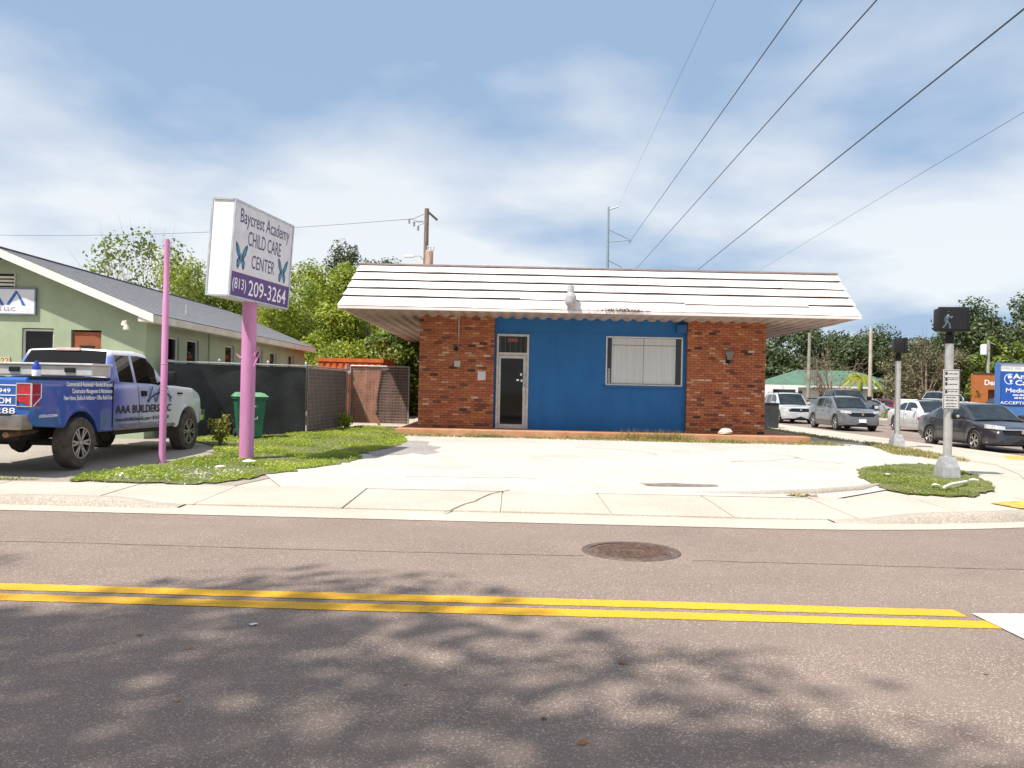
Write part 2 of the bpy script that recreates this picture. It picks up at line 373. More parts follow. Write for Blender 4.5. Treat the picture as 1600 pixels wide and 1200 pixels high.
STAIN = pmat('oil_stain', (0.13, 0.10, 0.08), 0.8, 0.3, 9, c2=(0.26, 0.22, 0.19))
sheet('oil_stain', blob(2.75, 13.15, 0.62, 0.2, sd=4), 0.010, STAIN)
sheet('oil_stain', blob(2.35, 13.0, 0.25, 0.09, sd=9), 0.0115, STAIN)
PATCH = speckle('patch_asphalt', (0.33, 0.31, 0.29), (0.22, 0.2, 0.19), (0.45, 0.43, 0.4), 60, 1.0, 0.8)
sheet('asphalt_patch', blob(-2.6, 18.6, 1.0, 1.7, sd=12), 0.010, PATCH)
# low broken kerb edging the lot
mb = MB(); pts = [(2.6, 12.35), (3.6, 12.3), (4.6, 12.55), (5.5, 13.1), (6.1, 13.8)]
mb.tube([(x, y, gz(x, y)-0.01) for x, y in pts], [0.02, 0.06, 0.08, 0.08, 0.04], 10)
setp(mb.build('lot_edging', KERB, smooth=True), kind='structure')
# crack lines in the lot
for k, (x, y) in enumerate([(0.0, 12.1), (-1.7, 13.5), (4.5, 17), (1.5, 19.5), (5.8, 19)]):
    mb = MB(); rr = random.Random(k); p = [Vector((x, y, 0))]; a = rr.uniform(-0.5, 0.5)+(1.57 if k == 0 else 0)
    for i in range(9): a += rr.uniform(-0.5, 0.5); p.append(p[-1]+Vector((math.cos(a)*0.25, math.sin(a)*0.25*(1 if k else -1), 0)))
    for i in range(9):
        d = (p[i+1]-p[i]).normalized(); q = Vector((-d.y, d.x, 0))*0.011
        mb.add([(*(p[i]-q).xy, gz(*p[i].xy)+0.0115), (*(p[i]+q).xy, gz(*p[i].xy)+0.0115), (*(p[i+1]+q).xy, gz(*p[i+1].xy)+0.0115), (*(p[i+1]-q).xy, gz(*p[i+1].xy)+0.0115)], [(0, 1, 2, 3)])
    setp(mb.build('crack', STAIN), kind='structure')
# painted lines
YP = speckle('yellow_line', (0.78, 0.42, 0.010), (0.58, 0.30, 0.02), (0.84, 0.50, 0.05), 130, 0.9, 0.88, (0.60, 0.32, 0.03))
WP = speckle('white_line', (0.66, 0.63, 0.59), (0.36, 0.31, 0.27), (0.74, 0.72, 0.68), 110, 0.9, 0.8, (0.42, 0.37, 0.33))
for y0, wd in ((6.00, 0.19), (5.715, 0.185)):
    mb = MB(); xs = np.linspace(-30, 3.32+(0.12 if y0 < 5.9 else -0.05), 900); ph = 0
    for x in xs: mb.v += [(x, y0-0.024*x+random.gauss(0, .0035)+.006*math.sin(x*1.7), 0.004), (x, y0+wd-0.024*x+random.gauss(0, .0035)+.006*math.sin(x*1.3+1), 0.004)]
    mb.f = [(2*i, 2*i+2, 2*i+3, 2*i+1) for i in range(899)]
    setp(mb.build('yellow_line', YP), kind='structure')
mb = MB(); mb.add([(3.36, 2.2, 0.0085), (3.95, 2.2, 0.0085), (3.8, 6.03, 0.0085), (3.34, 6.0, 0.0085)], [(0, 1, 2, 3)])
setp(mb.build('stop_line', WP), kind='structure')
for x0 in (17.4, 21.0):
    mb = MB(); mb.add([(x0, 24, 0.004), (x0+0.12, 24, 0.004), (x0+0.12, 160, -0.042), (x0, 160, -0.042)], [(0, 1, 2, 3)]); setp(mb.build('lane_line', WP), kind='structure')
mb = MB(); mb.add([(13.9, 22.6, 0.004), (21, 22.6, 0.004), (21, 23.1, 0.004), (13.9, 23.1, 0.004)], [(0, 1, 2, 3)]); setp(mb.build('stop_line', WP), kind='structure')
# far side of the cross street
mb = MB(); mb.box(24.5, 27.0, 12, 170, -0.2, 0.06); setp(mb.build('far_sidewalk', CONC), kind='structure')
mb = MB(); mb.box(27.0, 75, 12, 62, -0.2, 0.04); setp(mb.build('far_parking', DRIVE), kind='structure')
for yy_, xa_, xb_ in ((7.72, 1.7, 12), (7.80, -14, 0.7)):
    mb = MB(); xs = np.linspace(xa_, xb_, 60); n_ = len(xs)
    for i, x in enumerate(xs): o_ = yy_-.02*x+.02*math.sin(x*1.1)+random.gauss(0, .006); mb.v += [(x, o_, .003), (x, o_+.012+random.random()*.012, .003)]
    mb.f = [(2*i, 2*i+2, 2*i+3, 2*i+1) for i in range(n_-1)]
    setp(mb.build('paving_seam', pmat('seam', (0.225, 0.165, 0.135), 0.9, 0.3, 6)), kind='structure')
# manhole
IRON = pmat('cast_iron', (0.18, 0.11, 0.08), 0.6, 0.25, 14, 0.3, 0.4)
IRON2 = pmat('iron_rim', (0.155, 0.11, 0.09), 0.7, 0.25, 14, 0.3, 0.3)
mh = thing('manhole_cover', (1.19, 8.09, 0), 'round rusty iron manhole cover set in the asphalt', 'manhole cover')
mb = MB(); mb.lathe([(0.40, 0.0), (0.40, 0.011), (0.47, 0.011), (0.48, 0.003), (0.48, -0.02), (0.40, -0.02)], n=48, ring=True); mb.build('frame', IRON2, mh, local=True, smooth=True)
lid = MB().lathe([(0.01, 0.006), (0.385, 0.006), (0.392, -0.02), (0.01, -0.02)], n=48).build('lid', IRON, mh, local=True)
mb = MB()
for i in range(-7, 8):
    hw = math.sqrt(max(0, 0.36**2-(i*0.048)**2))
    for j in range(-7, 8):
        if abs(j*0.05)+0.02 < hw and not (abs(i) < 2 and abs(j) < 3): mb.box(j*0.05-0.018, j*0.05+0.018, i*0.048-0.013, i*0.048+0.013, 0.005, 0.013)
mb.box(-0.1, 0.1, -0.04, 0.04, 0.005, 0.012); mb.build('tread', IRON, lid, local=True, kind='stuff')

# ---------------------------------------------------------------- main building
BW = 23.0; SL = 0.45
bld = thing('shop_building', (2.2, 23, 0.3), 'low blue stucco and brick shop with white slatted mansard canopy', 'building')
BLUE = pmat('blue_stucco', (0.016, 0.14, 0.375), 0.8, 0.05, 1.6, 0.6, bscale=60, c2=(0.013, 0.112, 0.32), stretch=(1.5, 1, .5), detail=8)
BLUE2 = pmat('blue_trim', (0.012, 0.09, 0.26), 0.6, 0.08, 2)
def brickmat():
    m = bpy.data.materials.new('brick_side'); m.use_nodes = True; t = m.node_tree; b = t.nodes['Principled BSDF']
    br = t.nodes.new('ShaderNodeTexBrick'); g = t.nodes.new('ShaderNodeNewGeometry'); s = t.nodes.new('ShaderNodeSeparateXYZ'); c = t.nodes.new('ShaderNodeCombineXYZ')
    t.links.new(g.outputs['Position'], s.inputs[0]); t.links.new(s.outputs[1], c.inputs[0]); t.links.new(s.outputs[2], c.inputs[1]); t.links.new(c.outputs[0], br.inputs['Vector'])
    br.inputs['Scale'].default_value = 1; br.inputs['Brick Width'].default_value = 0.205; br.inputs['Row Height'].default_value = 0.068; br.inputs['Mortar Size'].default_value = 0.006
    br.inputs['Color1'].default_value = (0.25, 0.06, 0.03, 1); br.inputs['Color2'].default_value = (0.15, 0.04, 0.025, 1); br.inputs['Mortar'].default_value = (0.22, 0.13, 0.09, 1)
    t.links.new(br.outputs[0], b.inputs['Base Color']); b.inputs['Roughness'].default_value = 0.9; return m
BSIDE = brickmat()
MORT = pmat('mortar', (0.27, 0.135, 0.085), 0.95, 0.25, 14, 0.3)
mb = MB(); mb.box(-0.49, 4.79, BW+0.10, BW+0.25, SL, 3.62)           # blue wall with holes left for door and window
def wall_with_holes(x0, x1, z0, z1, holes, y0, y1):
    mb = MB(); xs = sorted({x0, x1, *[h[0] for h in holes], *[h[1] for h in holes]}); zs = sorted({z0, z1, *[h[2] for h in holes], *[h[3] for h in holes]})
    for i in range(len(xs)-1):
        for j in range(len(zs)-1):
            cx, cz = (xs[i]+xs[i+1])/2, (zs[j]+zs[j+1])/2
            if not any(h[0] < cx < h[1] and h[2] < cz < h[3] for h in holes): mb.box(xs[i], xs[i+1], y0, y1, zs[j], zs[j+1])
    bm = bmesh.new(); vs = [bm.verts.new(v) for v in mb.v]; [bm.faces.new([vs[i] for i in f]) for f in mb.f]
    bmesh.ops.remove_doubles(bm, verts=bm.verts, dist=1e-5)
    seen = {}
    for f in list(bm.faces):
        k = tuple(sorted(v.index for v in f.verts))
        seen.setdefault(k, []).append(f)
    bm.verts.index_update(); seen = {}
    for f in bm.faces: seen.setdefault(tuple(sorted(v.index for v in f.verts)), []).append(f)
    for fs in seen.values():
        if len(fs) > 1: bmesh.ops.delete(bm, geom=fs, context='FACES_ONLY')
    bm.verts.index_update(); m2 = MB(); m2.add([v.co[:] for v in bm.verts], [[v.index for v in f.verts] for f in bm.faces]); bm.free(); return m2
DX0, DX1, DZ1 = -0.44, 0.45, 3.07; WX0, WX1, WZ0, WZ1 = 2.58, 4.70, 1.72, 3.07
wall_with_holes(-0.50, 4.80, SL, 3.66, [(DX0, DX1, SL, DZ1), (WX0, WX1, WZ0, WZ1)], BW, BW+0.2).build('wall', BLUE, bld)
MB().box(-0.5, 4.8, BW-0.006, BW+0.004, 3.14, 3.155).build('plaster_joint', BLUE2, bld)
mb = MB(); mb.box(-2.5, 6.9, 37.9, 38, SL, 3.7); mb.build('rear_wall', BLUE, bld)
MB().box(-2.55, -2.40, BW+0.12, 38, SL-0.1, 3.66).build('side_wall', BSIDE, bld)
MB().box(6.79, 6.94, BW+0.12, 38, SL-0.1, 3.66).build('side_wall', BSIDE, bld)
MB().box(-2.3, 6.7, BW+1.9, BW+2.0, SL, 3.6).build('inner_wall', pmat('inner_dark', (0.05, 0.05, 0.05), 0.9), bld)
MB().box(-2.4, 6.8, BW+0.2, BW+1.9, SL-0.05, SL+0.001).build('inner_floor', pmat('inner_floor', (0.12, 0.11, 0.1), 0.8), bld)
MB().box(-2.5, 6.9, BW+0.05, 38, 3.66, 3.72).build('flat_roof', pmat('roof_felt', (0.3, 0.29, 0.28), 0.9), bld)
SLABM = pmat('terracotta_paint', (0.40, 0.17, 0.085), 0.8, 0.2, 3, 0.2, c2=(0.50, 0.28, 0.15))
MB().bbox(-3.05, 7.9, 21.92, 38.3, 0.05, SL, 0.015).build('floor_slab', SLABM, bld)
# brick piers: three hundred single bricks, the others joined
BRK = attrmat('brick_face')
bcols = [(0.38, 0.122, 0.052), (0.34, 0.102, 0.047), (0.41, 0.145, 0.062), (0.30, 0.09, 0.046), (0.36, 0.13, 0.058), (0.44, 0.165, 0.07), (0.055, 0.036, 0.034), (0.14, 0.06, 0.045), (0.48, 0.25, 0.14), (0.55, 0.36, 0.25)]
bwts = [18, 16, 14, 14, 10, 8, 2.4, 5.5, 3.8, 1.5]
BL, BH, BD = 0.196, 0.0585, 0.10
def brickmesh(ci, k):
    rr = random.Random(ci*10+k); bm = bmesh.new(); bmesh.ops.create_cube(bm, size=1)
    for v in bm.verts: v.co = Vector((v.co.x*BL, v.co.y*BD, v.co.z*BH))
    bmesh.ops.bevel(bm, geom=bm.edges[:], offset=0.004, segments=1, affect='EDGES')
    me = bpy.data.meshes.new('brick'); bm.to_mesh(me); bm.free(); me.materials.append(BRK)
    a = me.color_attributes.new('bcol', 'FLOAT_COLOR', 'POINT'); c = bcols[ci]
    a.data.foreach_set('color', [x for _ in me.vertices for x in (*c, 1)]); return me
bmeshes = [brickmesh(i, 0) for i in range(len(bcols))]
def pier(x0, x1, nsolo, lab):
    p = MB().box(x0+0.006, x1-0.006, BW-0.115, BW+0.12, SL-0.02, 3.62).build('brick_pier', MORT, bld, label=lab)
    o = worg(bld); spots = []; n = round((x1-x0)/0.2055); pit = (x1-x0)/n; rows = int(3.14/0.0677)
    for r in range(rows):
        z = SL+0.035+r*0.0677
        if z > 3.6: break
        off = 0 if r % 2 == 0 else pit/2
        for i in range(n+1):
            a = x0+i*pit-off; b_ = a+pit
            a2, b2 = max(a, x0), min(b_, x1)
            if b2-a2 < 0.04: continue
            spots.append((0.5*(a2+b2), z, (b2-a2-0.0095)/BL))
    cis = random.choices(range(len(bcols)), bwts, k=len(spots)); acc_v = []; acc_f = []; acc_c = []
    for k, (x, z, sx) in enumerate(spots):
        y = BW-0.135+BD/2+random.uniform(-0.004, 0.004)
        if k < nsolo:
            b = bpy.data.objects.new('brick', bmeshes[cis[k]]); COL.objects.link(b); b.parent = p
            b.location = (x-o.x, y-o.y, z-o.z); b.scale = (sx, 1, 1)
        else:
            me = bmeshes[cis[k]]; n0 = len(acc_v)
            for v in me.vertices: acc_v.append((x-o.x+v.co.x*sx, y-o.y+v.co.y, z-o.z+v.co.z)); acc_c += [*bcols[cis[k]], 1]
            for f in me.polygons: acc_f.append([i+n0 for i in f.vertices])
    me = bpy.data.meshes.new('upper_bricks'); me.from_pydata(acc_v, [], acc_f); me.materials.append(BRK)
    at_ = me.color_attributes.new('bcol', 'FLOAT_COLOR', 'POINT'); at_.data.foreach_set('color', acc_c)
    u = bpy.data.objects.new('upper_bricks', me); COL.objects.link(u); u.parent = p; u['kind'] = 'stuff'
    return p
pierL = pier(-2.57, -0.50, 150, 'left brick pier beside the glass door')
pierR = pier(4.80, 6.96, 150, 'right brick pier beside the window')
# door
FR = pmat('door_frame', (0.50, 0.47, 0.44), 0.45, 0.1, 8, 0, 0.3)
mb = MB(); y0, y1 = BW-0.03, BW+0.09
mb.box(DX0, DX0+0.055, y0, y1, SL, DZ1); mb.box(DX1-0.055, DX1, y0, y1, SL, DZ1)
mb.box(DX0+0.055, DX1-0.055, y0, y1, DZ1-0.06, DZ1); mb.box(DX0+0.055, DX1-0.055, y0, y1, 2.49, 2.56)
fr = mb.build('door_frame', FR, bld)
mb = MB()
for i in range(6):
    x = DX0+0.09+i*(DX1-DX0-0.18)/5; mb.tube([(x, BW-0.02, 2.52), (x, BW-0.02, 3.05)], 0.008, 6)
mb.build('security_bars', pmat('bar_dark', (0.10, 0.095, 0.09), 0.5), fr)
MB().box(DX0+0.05, DX1-0.05, BW+0.03, BW+0.04, 2.56, DZ1-0.06).build('transom_pane', GLASS, fr)
dr = MB(); a, b_ = DX0+0.06, DX1-0.06
dr.box(a, a+0.06, BW, BW+0.05, SL+0.01, 2.48); dr.box(b_-0.09, b_, BW, BW+0.05, SL+0.01, 2.48)
dr.box(a+0.06, b_-0.09, BW, BW+0.05, 2.40, 2.48); dr.box(a+0.06, b_-0.09, BW, BW+0.05, SL+0.01, SL+0.13)
door = dr.build('door', FR, bld, label='narrow glass shop door with pale metal frame')
MB().box(a+0.055, b_-0.085, BW+0.022, BW+0.030, SL+0.12, 2.41).build('pane', GLASS, door)
mb = MB(); mb.bbox(b_-0.10, b_-0.02, BW-0.05, BW+0.0, 1.38, 1.62, 0.01); mb.tube([(b_-0.05, BW-0.01, 1.66), (b_-0.05, BW-0.06, 1.68), (b_-0.05, BW-0.06, 1.95), (b_-0.05, BW-0.01, 1.97)], 0.012, 8); mb.build('handle', FR, door)
mb = MB(); mb.box(b_-0.17, b_-0.12, BW+0.015, BW+0.021, 1.93, 1.99); mb.box(b_-0.15, b_-0.10, BW+0.014, BW+0.020, 1.76, 1.82); mb.box(b_-0.27, b_-0.20, BW+0.014, BW+0.020, 1.78, 1.83); mb.build('sticker', TXW, door)
EX = pmat('exit_red', (0.30, 0.07, 0.05), 0.5); MB().box(-0.13, 0.13, BW+0.012, BW+0.022, 2.86, 2.96).build('notice', EX, fr)
# window
mb = MB(); t_ = 0.035
for q in ((WX0, WX0+t_, WZ0, WZ1), (WX1-t_, WX1, WZ0, WZ1), (WX0+t_, WX1-t_, WZ1-t_, WZ1), (WX0+t_, WX1-t_, WZ0, WZ0+t_)): mb.box(q[0], q[1], BW-0.012, BW+0.08, q[2], q[3])
wn = mb.build('window', pmat('window_frame', (0.6, 0.6, 0.6), 0.4, 0.1, 9, 0, 0.3), bld)
MB().box(WX0-0.05, WX1+0.05, BW-0.05, BW-0.002, WZ0-0.06, WZ0-0.004).build('sill', BLUE2, wn)
gl = bpy.data.materials.new('clear_glass'); gl.use_nodes = True; gt_ = gl.node_tree; gt_.nodes.remove(gt_.nodes['Principled BSDF']); q1 = gt_.nodes.new('ShaderNodeBsdfTransparent'); q2 = gt_.nodes.new('ShaderNodeBsdfGlossy'); q2.inputs['Roughness'].default_value = 0.03; q3 = gt_.nodes.new('ShaderNodeMixShader'); q4 = gt_.nodes.new('ShaderNodeFresnel'); q4.inputs[0].default_value = 1.4; gt_.links.new(q4.outputs[0], q3.inputs[0]); gt_.links.new(q1.outputs[0], q3.inputs[1]); gt_.links.new(q2.outputs[0], q3.inputs[2]); gt_.links.new(q3.outputs[0], gt_.nodes['Material Output'].inputs[0])
MB().box(WX0+t_, WX1-t_, BW+0.03, BW+0.036, WZ0+t_, WZ1-t_).build('pane', gl, wn)
BLI = pmat('blind', (0.80, 0.80, 0.78), 0.8, 0.05, 2, stretch=(9, 9, 0.3))
for x0, x1 in ((WX0+0.17, WX0+1.045), (WX0+1.055, WX1-0.18)):
    MB().box(x0, x1, BW+0.085, BW+0.095, WZ0+0.05, WZ1-0.24).build('blind', BLI, wn)
    MB().box(x0, x1, BW+0.085, BW+0.095, WZ1-0.225, WZ1-0.04).build('blind', BLI, wn)
mb = MB()
for q in range(5): mb.lathe([(0.05-0.006*q, 0), (0.06-0.006*q, 0.04), (0.04, 0.08)], (WX0+0.10, BW+0.12, WZ0+0.04+q*0.085), n=10)
mb.build('stacked_ornament', pmat('ornament', (0.5, 0.5, 0.48), 0.6), wn)
MB().bbox(4.50, 4.78, BW-0.16, BW, 3.20, 3.42, 0.01).build('junction_box', BLUE2, bld)
# fixtures on the piers
mb = MB(); mb.tube([(-1.50, BW-0.15, 3.55), (-1.49, BW-0.15, 2.95)], 0.016, 8); mb.tube([(-1.49, BW-0.15, 2.95), (-1.53, BW-0.148, 2.3)], 0.005, 5); mb.build('conduit', FR, pierL)
MB().lathe([(0.05, 0), (0.06, -0.05), (0.03, -0.08)], (-1.55, BW-0.13, 2.62), 'y', 12).build('junction_box', BLACK, pierL)
MB().bbox(-1.60, -1.43, BW-0.19, BW-0.132, 2.13, 2.30, 0.01).build('meter_box', pmat('grey_box', (0.42, 0.42, 0.40), 0.6), pierL)
MB().bbox(-0.95, -0.73, BW-0.155, BW-0.132, 1.78, 2.02, 0.006).build('notice_plate', pmat('plate', (0.62, 0.58, 0.58), 0.6, 0.1, 20), pierL)
sc = MB(); sc.box(5.86, 5.98, BW-0.16, BW-0.132, 2.38, 2.60); sc.tube([(5.92, BW-0.15, 2.42), (5.92, BW-0.24, 2.36), (5.92, BW-0.27, 2.46)], 0.014, 6)
sco = sc.build('wall_lantern', BLACK, pierR)
MB().lathe([(0.06, 0), (0.11, 0.2), (0.125, 0.21), (0.03, 0.30), (0.01, 0.31)], (5.93, BW-0.27, 2.48), n=4).build('lantern_shade', pmat('lantern_glass', (0.22, 0.2, 0.18), 0.3), sco)
# corrugated soffit and mansard
SOF = pmat('soffit_metal', (0.50, 0.42, 0.37), 0.6, 0.2, 1.6, 0.1, c2=(0.34, 0.27, 0.23))
EX0, EX1, EY0, EZ = -4.47, 8.85, 21.2, 3.57
mb = MB(); nx = 40*8; xs = np.linspace(EX0+0.05, EX1-0.05, nx+1); ys = [EY0+0.06, 22.2, 22.86, 30, 39.7]
for y in ys:
    for x in xs:
        ph = 2*math.pi*(x-EX0)/0.335; mb.v.append((x, y, EZ-0.02+0.045*max(-0.35, math.sin(ph))-0.045*min(1, max(0, (y-EY0)/1.8))))
mb.f = [(j*(nx+1)+i, j*(nx+1)+i+1, (j+1)*(nx+1)+i+1, (j+1)*(nx+1)+i) for j in range(len(ys)-1) for i in range(nx)]
mb.build('soffit', SOF, bld, smooth=50)
MAN = pmat('mansard_white', (0.80, 0.735, 0.715), 0.55, 0.05, 1.4, 0.05, c2=(0.68, 0.60, 0.575), stretch=(1, 1, .25), detail=7)
MAN2 = pmat('mansard_lip', (0.62, 0.52, 0.48), 0.7, 0.2, 3)
TZ, SB = 4.715, 0.46
mans = MB(); 
def mp(t, out_=0.0):   # point on slope: returns setback and z
    return SB*t-out_*0.93, EZ+0.02+(TZ-EZ-0.02)*t+out_*0.38
def ringpts(t, o): 
    s, z = mp(t, o); return [(EX0+s, EY0+s, z), (EX1-s, EY0+s, z), (EX1-s, 40-s, z), (EX0+s, 40-s, z)]
core = MB(); core.v = ringpts(0.02, -0.03)+ringpts(0.995, -0.03); core.f = [(0, 1, 5, 4), (1, 2, 6, 5), (2, 3, 7, 6), (3, 0, 4, 7), (4, 5, 6, 7)]
man = core.build('mansard', pmat('mansard_gap', (0.22, 0.165, 0.15), 0.8), bld)
def plank(t0, t1, x0f, x1f, side=0, lift=0.0):
    """one lapped strip; the lower edge stands proud of the strip below"""
    s0, z0 = mp(t0, 0.030+lift); s1, z1 = mp(t1, 0.006)
    def pt(f, s, z):
        if side == 0: return (lerp(EX0+s, EX1-s, f), EY0+s, z)
        if side == 1: return (EX1-s, lerp(EY0+s, 40-s, f), z)
        return (EX0+s, lerp(40-s, EY0+s, f), z)
    n = 14; mb = MB()
    for i in range(n+1):
        f = lerp(x0f, x1f, i/n); wv = 0.004*math.sin(f*37+t0*9)+0.003*math.sin(f*91+t0*5)
        mb.v += [pt(f, s0, z0+wv), pt(f, s1, z1+wv*0.5), pt(f, s0+0.03, z0+wv)]
    mb.f = [(3*i, 3*i+3, 3*i+4, 3*i+1) for i in range(n)]+[(3*i, 3*i+2, 3*i+5, 3*i+3) for i in range(n)]
    return mb.build('plank', MAN, man)
tt = [0.0, 0.215, 0.41, 0.605, 0.80, 0.985]
for r in range(5):
    g = 0.030 if r else 0
    cuts = {0: [0, 0.66, 0.905, 1], 1: [0, 0.345, 0.665, 1], 2: [0, 0.29, 0.62, 1], 3: [0, 0.24, 0.58, 0.87, 1], 4: [0, 0.40, 0.93, 1]}[r]
    for i in range(len(cuts)-1):
        lo = tt[r]+g
        if r == 1 and i == 1: lo = tt[r]+0.012
        if (r == 1 and i == 2): continue
        plank(lo-(0.012 if (r == 3 and i == 3) else 0), tt[r+1], cuts[i]+0.0004, cuts[i+1]-0.0004, 0, random.uniform(0, 0.006))
    for sd in (1, 2): plank(tt[r]+g, tt[r+1], 0, 1, sd)
plank(tt[1]-0.02, tt[2], 0.665, 0.905, 0, 0.012); plank(tt[1]+0.03, tt[2], 0.905, 1, 0)
mb = MB(); s, z = mp(1.0); mb.box(EX0+s-0.03, EX1-s+0.03, EY0+s-0.035, EY0+s+0.1, z-0.005, z+0.035); mb.box(EX0+s-0.03, EX0+s+0.1, EY0+s+0.1, 40-s, z-0.005, z+0.035); mb.box(EX1-s-0.1, EX1-s+0.03, EY0+s+0.1, 40-s, z-0.005, z+0.035)
mb.build('coping', pmat('coping', (0.33, 0.25, 0.235), 0.6), man)
mb = MB(); mb.box(EX0-0.01, EX1+0.01, EY0-0.03, EY0+0.05, EZ-0.05, EZ+0.018); mb.box(EX0-0.01, EX0+0.05, EY0+0.05, 40, EZ-0.05, EZ+0.018); mb.box(EX1-0.05, EX1+0.01, EY0+0.05, 40, EZ-0.05, EZ+0.018); mb.build('eave_lip', MAN, man)
lamp = thing('canopy_lamp', (1.44, 21.08, 3.60), 'white jar shaped lamp fixed on the canopy front', 'lamp')
MB().lathe([(0.03, -0.03), (0.04, 0.06), (0.10, 0.09), (0.145, 0.15), (0.15, 0.33), (0.10, 0.40), (0.085, 0.44), (0.08, 0.60), (0.03, 0.62)], n=20).build('housing', pmat('lamp_grey', (0.40, 0.39, 0.40), 0.3, 0.15, 9), lamp, local=True, smooth=True)
MB().tube([(0, 0.0, 0.02), (0, 0.13, 0.06)], 0.02, 8).build('arm', GALV, lamp, local=True)
# dead leaves caught on the lip
LEAFD = leafmat('dead_leaf', (0.22, 0.12, 0.06), (0.10, 0.055, 0.03), 0.1)
def leafcloud(n, size, fn, up=0.0):
    c = np.array([fn() for _ in range(n)]); a = RNG.normal(size=(n, 3)); a[:, 2] += up; a /= np.linalg.norm(a, axis=1)[:, None]
    b = RNG.normal(size=(n, 3)); u = np.cross(a, b); u /= np.linalg.norm(u, axis=1)[:, None]; v = np.cross(a, u)
    s = size*RNG.uniform(0.6, 1.3, (n, 1)); u *= s; v *= s*0.6
    V = np.stack([c-u, c+v*0.9-u*0.1, c+u, c-v*0.9-u*0.1], 1).reshape(-1, 3)
    return V, np.arange(4*n).reshape(-1, 4)
V, F = leafcloud(170, 0.028, lambda: (2.75+random.gauss(0, 0.33), 21.13+random.uniform(-0.02, 0.03), 3.60+abs(random.gauss(0, 0.03))), 1)
setp(raw('dead_leaves', V, F, LEAFD), 'brown dead leaves caught on the canopy lip', 'leaves', kind='stuff')
stone = MB(); rr = random.Random(3); stone.lathe([(0.02, 0), (0.17, 0.01), (0.19, 0.07), (0.12, 0.14), (0.02, 0.16)], (5.75, 22.35, SL), n=9)
stone.v = [(x+rr.uniform(-.025, .025), y+rr.uniform(-.025, .025), z+rr.uniform(0, .02)) for x, y, z in stone.v]
setp(stone.build('stone', pmat('pale_stone', (0.55, 0.52, 0.48), 0.9, 0.15, 9, 0.4)), 'pale grey lump of stone at the foot of the brick pier', 'stone')
bn = thing('trash_can', (11.05, 35.5, gz(11.05, 35.5)), 'black square trash can on the pavement behind the brick corner', 'trash can')
MB().prism([(-.27, -.27, .06), (.27, -.27, .06), (.27, .27, .06), (-.27, .27, .06)], (0, 0, .95)).build('bin_body', pmat('bin_black', (0.03, 0.032, 0.034), 0.6, 0.2), bn, local=True)
MB().bbox(-.30, .30, -.30, .30, 1.01, 1.08, 0.02).build('lid', BLACK, bn, local=True)
for sx in (-1, 1): MB().box(sx*.22-.04, sx*.22+.04, -.25, .25, 0, .07).build('foot', BLACK, bn, local=True)

# ---------------------------------------------------------------- pole sign
PINK = pmat('pink_paint', (0.60, 0.25, 0.48), 0.62, 0.12, 2.2, 0.15, c2=(0.47, 0.18, 0.34), stretch=(3, 3, .5), detail=8)
sg = thing('pole_sign', (-4.95, 15.6, gz(-4.95, 15.6)), 'white child care sign box on a thick pink pole', 'sign')
g0 = gz(-4.95, 15.6)
MB().lathe([(0.134, -0.1), (0.134, 1.2), (0.131, 3.1)], n=24).build('pole', PINK, sg, local=True, smooth=True)
mb = MB(); mb.tube([(0.12, -0.05, 1.95), (0.22, -0.09, 2.12)], [0.03, 0.012], 6); mb.tube([(0.12, -0.06, 1.75), (0.23, -0.08, 2.02)], [0.025, 0.01], 6); mb.tube([(-0.12, -0.06, 1.9), (-0.21, -0.08, 1.98)], [0.025, 0.01], 6); mb.build('bracket', PINK, sg, local=True)
# board frame: n = outward face normal, d = along the face, lean to the right
dv = Vector((0.38, 2.4, 0)).normalized(); nv = Vector((dv.y, -dv.x, 0)); lean = 0.055
upv = (Vector((0, 0, 1))+nv*lean).normalized(); nv = dv.cross(upv).normalized()
BWd, BHt, BTh = 2.43, 1.70, 0.42; bc = Vector((0, 0.0, 3.06-g0))
def bp(a, n, h): return bc+dv*a+nv*n+upv*h
cabm = pmat('sign_cabinet', (0.74, 0.75, 0.76), 0.45, 0.05, 3)
def obox(a0, a1, n0, n1, h0, h1): return MB().prism([bp(a0, n0, h0), bp(a1, n0, h0), bp(a1, n1, h0), bp(a0, n1, h0)], upv*(h1-h0))
H = BWd/2; T = BTh/2
cab = obox(-H+0.01, H-0.01, -T+0.01, T-0.012, 0.01, BHt-0.01).build('cabinet', cabm, sg, local=True)
mb = MB()
for s_ in (-1, 1):
    for q in ((-H, H, 0, 0.035), (-H, H, BHt-0.035, BHt), (-H, -H+0.035, 0.035, BHt-0.035), (H-0.035, H, 0.035, BHt-0.035)):
        o_ = obox(q[0], q[1], s_*T-0.02, s_*T+0.012, q[2], q[3]); mb.add(o_.v, o_.f)
    for q in ((-T+0.02, 0.0, 0.03), (-T+0.02, BHt-0.03, BHt)):
        o_ = obox(s_*H-0.012, s_*H+0.004, -T+0.021, T-0.021, q[1], q[2]) if q[1] else obox(s_*H-0.012, s_*H+0.004, -T+0.021, T-0.021, 0, 0.03); mb.add(o_.v, o_.f)
mb.build('retainer_frame', pmat('sign_retainer', (0.52, 0.56, 0.60), 0.4, 0.1, 5, 0, 0.5), cab, local=True)
PUR = pmat('sign_purple', (0.10, 0.035, 0.21), 0.5, 0.05); PURT = pmat('sign_purple_text', (0.075, 0.03, 0.13), 0.5, 0.05)
FACE = pmat('sign_face', (0.66, 0.65, 0.69), 0.4, 0.05, 4)
obox(-H+0.03, H-0.03, T-0.013, T-0.004, 0.46, BHt-0.03).build('face_panel', FACE, cab, local=True)
obox(-H+0.03, H-0.03, T-0.013, T-0.004, 0.03, 0.455).build('phone_band', PUR, cab, local=True)
